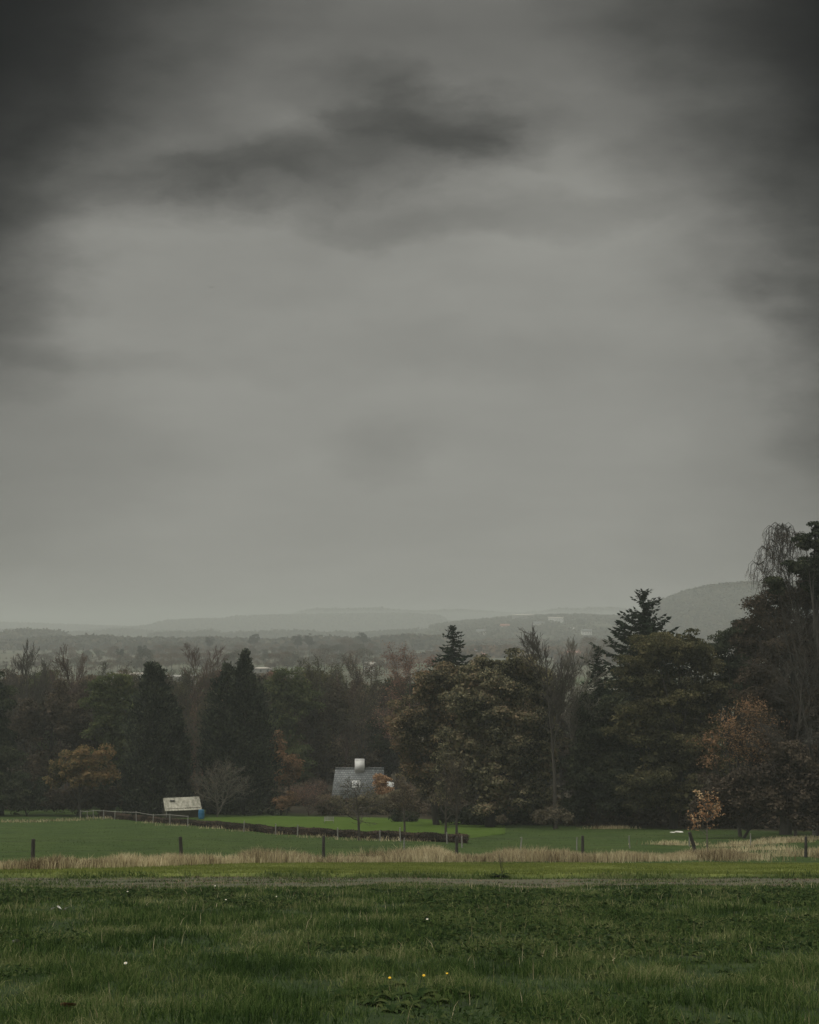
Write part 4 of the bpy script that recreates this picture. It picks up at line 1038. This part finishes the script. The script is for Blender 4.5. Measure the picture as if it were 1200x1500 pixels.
# ------------------------------------------------------------------ middle distance: trees on the plain
def blob_canopy(rng, n, rx, rz):
    d = norm(rng.normal(0, 1, (n, 3))); d[:, 2] = np.abs(d[:, 2]) * 1.2 - .25
    return d * np.array([rx, rx, rz]) * rng.uniform(.6, 1.0, (n, 1))
def far_tree(seed, m, H, wd, kind):
    rng = np.random.default_rng(seed)
    root = empty('distant_tree', (0, 0, 0), '', 'tree'); 
    cc = []
    nb = 22
    for _ in range(nb):
        if kind == 'pine': zz = rng.uniform(.5, .92); c = np.array([rng.normal(0, wd * .17), rng.normal(0, wd * .17), H * zz])
        else:
            a = rng.uniform(0, 6.28); q = rng.random() ** .5; zz = rng.uniform(.3, .86)
            ww_ = wd * .4 * math.sqrt(max(.05, 1 - ((zz - .52) / .42) ** 2)); c = np.array([math.cos(a) * ww_ * q, math.sin(a) * ww_ * q, H * zz])
        cc.append(c)
    cc = np.array(cc); idx = np.repeat(np.arange(nb), 110)
    dl = norm(rng.normal(0, 1, (len(idx), 3)) + [0, 0, .4])
    lp = cc[idx] + dl * wd * .2 * rng.uniform(.4, 1, (len(idx), 1)) * np.array([1, 1, .75])
    MB().quads(leaves(lp, dl + [0, 0, .4], .85, .65, rng)).build('crown', m, root)
    S = [tube_path([[0, 0, -.5], [0, 0, H * .45], [0, 0, H * .8]], [.5, .35, .1])] + [tube_path([[0, 0, H * rng.uniform(.25, .5)], c], [.18, .05]) for c in cc[:9]]
    MB().segs(np.concatenate(S), 5).build('trunk', M['bark'], root)
    return root
MID = 'trees of the hazy wood across the plain'
protos = [far_tree(101, M['farleaf'], 24, 20, 'b'), far_tree(102, M['farbrown'], 23, 22, 'b'), far_tree(103, M['farbrown'], 21, 18, 'b'), far_tree(104, M['farleaf'], 25, 23, 'b'), far_tree(105, M['fardark'], 26, 13, 'pine')]
used = [False] * 5
rng = np.random.default_rng(8)
def put_far(k, px, top, Y, label, group):
    X = W(px, 950, Y)[0]; z = float(gz(X, Y)); H = W(px, top, Y)[2] - z
    base = [24, 23, 21, 25, 26][k]; s_ = H / base / .98
    if not used[k]:
        o = protos[k]; o.location = (X, Y, z); o.scale = (s_,) * 3; o['label'] = label; used[k] = True
    else: o = dup(protos[k], (X, Y, z), rng.uniform(0, 6.28), s_, label)
    o['group'] = group
LB = 'hazy brown green tree of the distant wood across the plain'
sky_px = [-20, 0, 60, 90, 150, 170, 200, 240, 300, 330, 420, 480, 520, 545, 590, 640, 700]
sky_rw = [954, 953, 944, 941, 943, 939, 938, 937, 941, 938, 941, 935, 929, 935, 942, 950, 958]
def topline(px): return np.interp(px, sky_px, sky_rw)
for step, y0, y1, lo, hi, sd in ((6.5, 1250, 1450, 0, 3, 2.), (7.5, 980, 1150, 4, 11, 2.5), (9., 760, 880, 11, 24, 3.)):
    for px in np.arange(-18, 612, step):
        Y = rng.uniform(y0, y1)
        put_far(int(rng.choice([0, 1, 2, 3], p=[.25, .3, .25, .2])), px + rng.uniform(-3, 3), topline(px) + rng.uniform(lo, hi) + abs(rng.normal(0, sd)), Y, LB, MID)
for px, top, Y, lb in ((307, 931, 1150, 'dark flat topped pine above the distant wood, the leftmost of the tall pines'), (372, 927, 1180, 'dark round pine above the distant wood, left of the pair of pines'),
                       (436, 930, 1150, 'slim dark pine, left one of the close pair above the distant wood'), (453, 929.5, 1160, 'broader dark pine, right one of the close pair above the distant wood'),
                       (533, 925, 1200, 'small dark pine on the highest swell of the distant wood'), (208, 944, 860, 'dark pine with a forked crown low in front of the distant wood'), (176, 949, 870, 'small dark pine at the left of the forked pine in front of the distant wood')):
    put_far(4, px, top, Y, lb, 'dark pines of the distant wood')
for px, top, Y in ((745, 943, 1100), (862, 932, 1050), (886, 936, 1100)):
    put_far(1, px, top, Y, {745: 'hazy tan tree on the plain right of the lone spruce', 862: 'hazy tan tree on the plain left of the tall spruce', 886: 'hazy tree on the plain hard by the tall spruce'}[px], 'lone trees on the plain')

# woods too far off to count
def wood_strip(name, label, spec, m, seed, size, dens):
    """spec: (px0, px1, Y0, Y1, top) belts of tree crowns"""
    rng = np.random.default_rng(seed); mb = MB(); V = []; 
    for (a, b_, Y0, Y1, H) in spec:
        n = int(dens * (b_ - a)); px = rng.uniform(a, b_, n); Y = rng.uniform(Y0, Y1, n); X = (px - CX) / F * Y
        vv = vnoise(X * .011, Y * .006, seed) * .6 + .4 * vnoise(X * .03, Y * .01, seed + 3)
        h = H * (.15 + 1.25 * vv) * rng.uniform(.7, 1.1, n)
        h = np.where(rng.random(n) < sstep(.2, .5, vv), h, 0.2 * h)
        idx = np.repeat(np.arange(n), 9)
        lp = np.stack([X, Y, gz(X, Y)], 1)[idx]; d = norm(rng.normal(0, 1, (len(idx), 3)))
        lp = lp + np.array([0, 0, 1.]) * (h[idx, None] * rng.uniform(.25, .9, (len(idx), 1))) + d * size * np.array([.9, .9, .5])
        V.append(leaves(lp, d + [0, 0, .5], size * 1.1, .7, rng))
    o = mb.quads(np.concatenate(V)).build(name, m); tag(o, label, None, None, 'stuff'); return o
wood_strip('far_wood', 'belts of woodland fading into the mist on the plain', [(-60, 640, 1500, 1700, 13), (600, 1130, 1500, 1700, 7), (-60, 100, 1900, 2100, 18), (560, 1250, 2000, 2200, 10), (220, 720, 2700, 2900, 17), (-80, 320, 3400, 3700, 15), (900, 1250, 1900, 2100, 12)], M['farleaf'], 201, 6., 10)
wood_strip('far_hedgerows', 'broken hedgerows and copses on the misty plain', [(600, 700, 1000, 1030, 7), (690, 860, 1150, 1200, 8), (640, 900, 1300, 1330, 7), (820, 1000, 950, 980, 7), (960, 1120, 1300, 1350, 9), (600, 1000, 1700, 1750, 9)], M['farbrown'], 202, 4.5, 5)

# hills with their woods
def hill(name, prof, Y0, depth, m, label):
    """long wooded rise; prof = [(px, row)] of its skyline"""
    px = np.array([p[0] for p in prof], float); rw = np.array([p[1] for p in prof], float)
    xs = np.linspace(px[0], px[-1], 160); ts = np.linspace(-1, 1, 25); V = []
    for t in ts:
        Y = Y0 + t * depth; top = (HZ - np.interp(xs, px, rw)) / F * Y0; top = top + 28.5
        z = -29 + top * np.cos(t * math.pi / 2) ** 1.2
        V.append(np.stack([(xs - CX) / F * Y0, np.full(160, Y), z], 1))
    V = np.concatenate(V); i = np.arange(159)[None] + np.arange(24)[:, None] * 160
    o = mesh_obj(name, V, [np.stack([i, i + 1, i + 161, i + 160], -1).reshape(-1, 4)], m, smooth=True); tag(o, None, None, None, 'structure')
    return px, rw, Y0, depth
def hill_wood(spec, n, size, seed, name, label, m):
    px, rw, Y0, depth = spec; rng = np.random.default_rng(seed)
    a = rng.uniform(px[0], px[-1], n); t = rng.uniform(-1, .35, n)
    top = (HZ - np.interp(a, px, rw)) / F * Y0 + 28.5
    z = -29 + top * np.cos(t * math.pi / 2) ** 1.2
    c = np.stack([(a - CX) / F * Y0, Y0 + t * depth, z], 1)
    idx = np.repeat(np.arange(n), 12); d = norm(rng.normal(0, 1, (len(idx), 3)))
    s_ = size * rng.uniform(.6, 1.2, n)
    lp = c[idx] + d * s_[idx, None] * np.array([1, 1, .8])
    o = MB().quads(leaves(lp, d + [0, 0, .5], size * .8, .7, rng)).build(name, m); tag(o, label, None, None, 'stuff')
hm, nt, out = mat('hillside'); P = pos(nt)
b = nt.nodes.new('ShaderNodeBsdfDiffuse'); nt.links.new(ramp(nt, noise(nt, P, .01, 4, .6), [(.4, (.035, .04, .024)), (.6, (.07, .07, .045))]), b.inputs[0]); nt.links.new(b.outputs[0], out.inputs[0])
H1 = hill('hill', [(940, 915), (960, 899), (975, 886), (990, 877), (1010, 869), (1035, 862.5), (1070, 858.5), (1110, 857), (1200, 860), (1320, 880), (1400, 915)], 2350, 520, hm, '')
hill_wood(H1, 12000, 7.5, 301, 'hill_wood', 'misty wood covering the round hill on the right', M['farleaf'])
H2 = hill('far_hills', [(180, 925), (225, 921), (250, 914), (290, 911.5), (330, 911), (345, 908), (430, 905), (520, 904), (600, 903), (640, 906), (655, 914), (700, 925)], 4700, 480, hm, '')
hill_wood(H2, 8000, 15, 302, 'far_hill_wood', 'pale woods along the low misty ridge in the middle', M['farleaf'])
H3 = hill('far_hills', [(380, 920), (440, 899), (470, 896), (560, 895), (600, 899), (680, 897), (760, 903), (820, 896), (900, 894), (960, 900), (1020, 915)], 6800, 700, hm, '')
hill_wood(H3, 5000, 19, 303, 'far_hill_wood', 'faintest woods on the farthest ridge under the sky', M['farleaf'])
H4 = hill('far_hills', [(-120, 915), (-40, 913), (40, 916), (120, 919), (200, 921), (260, 925)], 5400, 500, hm, '')
hill_wood(H4, 3000, 13, 304, 'far_hill_wood', 'faint misty woods on the horizon at the left', M['farleaf'])

# ------------------------------------------------------------------ buildings out on the plain
def far_house(px, row, Y, w_, h_, d_, wall, roofm, label, kind='house', flat=False, rz=0., zb=None):
    p = W(px, row, Y); z = float(gz(p[0], Y)) if zb is None else zb; zt = p[2] - z     # row = top of the building
    # buildings stand on the plain; the height follows from where the ridge shows
    root = empty('distant_building', (p[0], Y, z), label, kind); root.rotation_euler[2] = rz
    e = h_ * (.62 if not flat else .86)
    mb = MB(); V = [[-w_ / 2, 0, -1], [w_ / 2, 0, -1], [w_ / 2, 0, e], [-w_ / 2, 0, e], [-w_ / 2, d_, -1], [w_ / 2, d_, -1], [w_ / 2, d_, e], [-w_ / 2, d_, e], [-w_ / 2 + .1, d_ / 2, h_ - .15], [w_ / 2 - .1, d_ / 2, h_ - .15]]
    mb.add(V, [[0, 1, 2, 3], [5, 4, 7, 6]], [[0, 3, 8, 7, 4], [1, 5, 6, 9, 2]]); mb.build('wall', wall, root)
    rf = MB()
    quadbox(rf, (-w_ / 2 - .3, -.4, e - .2), (w_ / 2 + .3, -.4, e - .2), (w_ / 2 + .3, d_ / 2, h_), (-w_ / 2 - .3, d_ / 2, h_), .2)
    quadbox(rf, (w_ / 2 + .3, d_ + .4, e - .2), (-w_ / 2 - .3, d_ + .4, e - .2), (-w_ / 2 - .3, d_ / 2 + .01, h_ - .01), (w_ / 2 + .3, d_ / 2 + .01, h_ - .01), .2)
    ro = rf.build('roof', roofm, root)
    if not flat: MB().box((w_ * .3, d_ / 2, h_ + .3), (.9, .9, 1.6)).build('chimney', M['redtile'], ro)
    nw = max(2, int(w_ / 4))
    for i in range(min(nw, 8)):
        x = -w_ / 2 + (i + .5) * w_ / min(nw, 8)
        MB().box((x, -.03, e * .55), (1.1, .08, 1.3)).build('window', M['glass'], root)
M['tanroof'] = solid('pale_fibre_roof', (.34, .3, .26), (.5, .46, .4), .3, .8)
H5 = hill('far_hills', [(600, 925), (650, 917), (700, 911), (760, 906), (830, 904), (900, 906), (960, 911), (1010, 920)], 3000, 1100, hm, '')
def on_hill(spec, px, row):
    p_, r_, Y0, dp_ = spec; top = (HZ - np.interp(px, p_, r_)) / F * Y0 + 28.5
    for t in np.linspace(-1, 0, 120):
        z = -29 + top * math.cos(t * math.pi / 2) ** 1.2; Y = Y0 + t * dp_
        if (CY - row) and z / Y > -(row - HZ) / F: break
    return Y, z
def on_plain(row, h): return (28 - h) / ((row - HZ) / F)
for a in ((186, 985, 16, 4.6, 10, 'render', 'tanroof', 'long low pinkish barn in front of the distant wood left of the tallest cypress', 'barn', True),
          (262, 989, 13, 4.2, 9, 'palewood', 'palewood', 'long low grey barn between the tallest cypress and the reddish bare tree', 'barn', True),
          (382, 977, 12, 3.6, 9, 'palewood', 'tanroof', 'long pale barn right of the two spired cypress top', 'barn', True),
          (122, 995, 4, 5.5, 5, 'render', 'tanroof', 'tiny white gabled house behind the bare reddish poplar'),
          (541, 970, 7, 5.5, 7, 'render', 'tanroof', 'white house with pale roof left of the reddish tree'),
          (700, 957, 11, 6.5, 8, 'render', 'redtile', 'red roofed house on the plain right of the lone spruce'),
          (842, 953, 13, 6.5, 9, 'render', 'redtile', 'wide red roofed house behind the fan shaped bare poplar'),
          (857, 960, 8, 6, 7, 'render', 'redtile', 'smaller red roofed house beside the short dark spruce'),
          (723, 946, 4, 7.5, 5, 'render', 'whitepaint', 'small narrow white house in the mist right of the spruce'),
          (692, 952, 8, 7, 7, 'render', 'slate', 'grey roofed white house in the mist right of the spruce'),
          (636, 958, 8, 6, 7, 'render', 'slate', 'misty grey house left of the lone spruce')):
    far_house(a[0], a[1], on_plain(a[1], a[3]), a[2], a[3], a[4], M[a[5]], M[a[6]], a[7], *a[8:])
for a in ((767, 908, 43, 11, 14, 'palewood', 'tanroof', 'big white hall far off on the misty rise', 'hall', True),
          (838, 925, 9, 6, 8, 'palewood', 'whitepaint', 'small white building far off left of the tall spruce'),
          (790, 918, 21, 9, 9, 'render', 'slate', 'misty long house on the rise right of the white hall'),
          (740, 922, 16, 9, 9, 'render', 'redtile', 'misty red roofed house on the far rise'),
          (815, 912, 27, 10, 12, 'render', 'tanroof', 'misty pale block in the middle of the far town', 'building', True),
          (860, 930, 16, 9, 9, 'render', 'slate', 'lowest misty grey roofed house of the far town'),
          (705, 930, 16, 9, 9, 'render', 'slate', 'leftmost misty grey roofed house of the far town')):
    Y, z = on_hill(H5, a[0], a[1])
    far_house(a[0], a[1], Y, a[2], a[3], a[4], M[a[5]], M[a[6]], a[7], *a[8:], zb=z)
rngt = np.random.default_rng(404); V = []
for _ in range(420):
    px = rngt.uniform(640, 980); t = rngt.uniform(-.95, 0); top = (HZ - np.interp(px, H5[0], H5[1])) / F * 3000 + 28.5
    c = np.array([(px - CX) / F * 3000, 3000 + t * 1100, -29 + top * math.cos(t * math.pi / 2) ** 1.2 + 2.5]); k = 60
    d = norm(rngt.normal(0, 1, (k, 3))); V.append(leaves(c + d * [rngt.uniform(8, 34), 6, 5.], d + [0, 0, .5], 6., .7, rngt))
o = MB().quads(np.concatenate(V)).build('far_hedgerows', M['farleaf']); tag(o, 'misty copses and hedges scattered over the far rise', None, None, 'stuff')
# ------------------------------------------------------------------ small things in the meadow
M['yellow'] = solid('dandelion_petals', (.75, .42, .015), (.9, .6, .03), 60, .7)
M['white'] = solid('white_petals', (.42, .42, .38), (.6, .6, .55), 40, .7)
M['stem'] = solid('flower_stem', (.04, .075, .02), (.06, .1, .03), 30, .8)
M['deadleaf'] = solid('red_brown_dead_leaf', (.22, .08, .045), (.36, .17, .1), 40, .8)
def flower(px, row, kind, label, size):
    p = G(px, row + 4); h = .13 if kind == 'yellow' else .15
    root = empty('dandelion' if kind == 'yellow' else 'daisy', p, label, 'flower', 'yellow dandelions in the meadow' if kind == 'yellow' else 'white daisies in the meadow')
    MB().segs(tube_path([[0, 0, -.02], [.004, -.004, h * .6], [.0, -.014, h]], [.003, .0026, .0022]), 6).build('stem', M['stem'], root)
    mb = MB(); rng = np.random.default_rng(int(px)); n = 46 if kind == 'yellow' else 18
    layers = ((1., .0), (.72, .35), (.4, .7)) if kind == 'yellow' else ((1., .1),)
    tilt = np.array([0, -.5, .87])
    ex = np.array([1., 0, 0]); ey = np.cross(tilt, ex)
    c = np.array([0, -.014, h])
    for r_, up in layers:
        for k in range(n // len(layers)):
            a = 2 * math.pi * k / (n // len(layers)) + rng.random() * .2; d = ex * math.cos(a) + ey * math.sin(a); s_ = np.cross(tilt, d)
            L = size * r_ * .5; w_ = size * .13
            q = c + tilt * size * .16 * up
            mb.add([q, q + d * L * .6 + s_ * w_ * .5 + tilt * up * L * .3, q + d * L + tilt * up * L * .5, q + d * L * .6 - s_ * w_ * .5 + tilt * up * L * .3], [[0, 1, 2, 3]])
    hd = mb.build('petals', M[kind], root)
    if kind == 'white':
        MB().segs(np.array([[*(c - tilt * .001), *(c + tilt * .006), size * .18, size * .1], [*(c + tilt * .006), *(c + tilt * .008), size * .1, .001]]), 10).build('flower_centre', M['yellow'], root)
flower(571, 1447, 'yellow', 'yellow dandelion, left one of three near the bottom of the meadow', .036)
flower(621, 1444, 'yellow', 'yellow dandelion, middle one of three near the bottom of the meadow', .038)
flower(655, 1441, 'yellow', 'smallest yellow dandelion, rightmost near the bottom of the meadow', .028)
for px, row, lb, sz_ in ((331, 1324, 'large white daisy below the track in the left half of the meadow', .042), (187, 1311, 'white daisy just below the track on the left', .045), (184, 1426, 'white daisy low in the dark left part of the meadow', .045),
                     (315, 1302, 'white daisy at the very edge of the track', .05), (405, 1319, 'small white daisy in the upper meadow left of the middle', .04), (626, 1356, 'white daisy in the upper middle of the meadow', .045)):
    flower(px, row, 'white', lb, sz_)
def leaf(px, row, size, label, m, group, rz):
    p = G(px, row); mb = MB(); V = []; 
    for i, t in enumerate(np.linspace(-1, 1, 9)):
        w_ = .34 * (1 - t * t) ** .7 * (1 + .15 * math.sin(i * 3)); V += [[t * .5, -w_, .12 * t * t + .1 * w_], [t * .5, 0, .06 * t], [t * .5, w_, .14 * t * t + .12 * w_]]
    V = np.array(V) * size; fs = []
    for i in range(8):
        a = i * 3; fs += [[a, a + 3, a + 4, a + 1], [a + 1, a + 4, a + 5, a + 2]]
    # a blade with thickness: the underside a millimetre below
    mb.add(V, fs).add(V - [0, 0, .001], [f[::-1] for f in fs])
    o = mb.build('fallen_leaf', m); o.location = p + [0, 0, .09]; o.rotation_euler = (R(-35), R(12), rz); tag(o, label, 'leaf', group); return o
leaf(100, 1490, .14, 'red brown fallen leaf in the bottom left of the meadow', M['deadleaf'], None, .5)
for x, lb in ((77, 'pale fallen leaf, left of three in a row'), (87, 'pale fallen leaf, middle and highest of three in a row'), (96, 'pale fallen leaf, right of three in a row')):
    leaf(x, 1339 - (x == 87), .2, lb + ' in the left meadow', M['stone'], 'pale fallen leaves in the meadow', x)
leaf(24, 1389, .14, 'pale fallen leaf near the left edge of the meadow', M['stone'], 'pale fallen leaves in the meadow', 1.)

# broad leaved weeds
def dock(seed, size):
    rng = np.random.default_rng(seed); root = empty('dock_weed', (0, 0, 0), '', 'weed', 'broad leaved weeds in the meadow')
    mb = MB(); 
    for k in range(16):
        a = rng.uniform(0, 6.28); L = size * rng.uniform(.6, 1.15); el = rng.uniform(.25, 1.0)
        d = np.array([math.cos(a), math.sin(a), 0]); s_ = np.array([-math.sin(a), math.cos(a), 0]); V = []
        for t in np.linspace(0, 1, 7):
            c = d * L * t * math.cos(el * (1 - .6 * t)) + np.array([0, 0, L * (math.sin(el) * t - .55 * t * t)]); w_ = L * .17 * math.sin(math.pi * min(1, t * .92 + .06)) ** .8
            V += [c - s_ * w_ + [0, 0, w_ * .35], c, c + s_ * w_ + [0, 0, w_ * .35]]
        fs = []
        for i in range(6):
            q = i * 3; fs += [[q, q + 3, q + 4, q + 1], [q + 1, q + 4, q + 5, q + 2]]
        mb.add(V, fs)
    mb.build('leaf_rosette', M['weed'], root); return root
pr = [dock(1, .17), dock(2, .21)]
spots = [(530, 1452), (548, 1440), (572, 1466), (505, 1462), (600, 1478), (660, 1455), (690, 1462), (880, 1420), (905, 1432), (1010, 1400), (1060, 1425), (1100, 1410), (760, 1392), (820, 1468), (960, 1462), (1120, 1462), (430, 1370), (990, 1358), (880, 1340), (1080, 1345), (538, 1462), (560, 1455), (585, 1446), (520, 1440), (545, 1474), (612, 1466), (640, 1470), (575, 1484), (895, 1412), (870, 1432), (1025, 1412), (1045, 1402), (1075, 1432), (1140, 1420), (350, 1400), (300, 1440), (470, 1480), (250, 1390)]
rng = np.random.default_rng(91)
for i, (x, r) in enumerate(spots):
    p = G(x, r); lb = 'dark broad leaved dock weed low in the meadow grass'
    if i < 2: o = pr[i]; o.location = p; o['label'] = lb
    else: o = dup(pr[i % 2], p, rng.uniform(0, 6), rng.uniform(.7, 1.2), lb)
# weeds on the verge
p = G(733, 1286)
o = dock(7, .4); o.location = p; o['label'] = 'dark leafy weed at the near lip of the bright verge'; o['group'] = 'weeds on the verge'
rec_tree('dead_stalk', 'bare upright stalks of a dead weed on the verge before the fence', 736, 60, 730, 743, 1247, dict(BUSHY, n=[6, 3, 0], steps=[2, 4, 2], wig=[.1, .08, .1], up=[0, .15, .1], t0=[.02, .3], ang=[.35, .35], len=[1.3, .3], rr=[.9, .6]), 'twig', None, seed=92, row=1281, cat='weed', thick=.25)
for k, (x, r, t_) in enumerate(((378, 1268, 1238), (1020, 1256, 1236))):
    pass
# a distant bird
bp0 = W(310, 421, 160)
bd = tag(mesh_obj('bird', np.array([
    [-.02, -.2, 0], [.0, .22, .01], [.045, 0, .0], [-.045, 0, 0], [0, 0, .05], [0, 0, -.05],
    [.05, .05, .01], [.05, -.06, .01], [.24, .03, .09], [.24, -.05, .09], [.46, -.06, .03], [-.05, .05, .01], [-.05, -.06, .01], [-.24, .03, .09], [-.24, -.05, .09], [-.46, -.06, .03], [-.06, -.32, 0], [.06, -.32, 0]]),
    [np.array([[0, 2, 4], [2, 1, 4], [1, 3, 4], [3, 0, 4], [2, 0, 5], [1, 2, 5], [3, 1, 5], [0, 3, 5], [8, 9, 10], [14, 13, 15], [0, 16, 17]]), np.array([[6, 7, 9, 8], [12, 11, 13, 14]])], M['black']), 'single tiny dark bird high in the open grey sky', 'bird')
bd.location = bp0
for o in C.objects:
    if o.get('label') == '': del o['label']
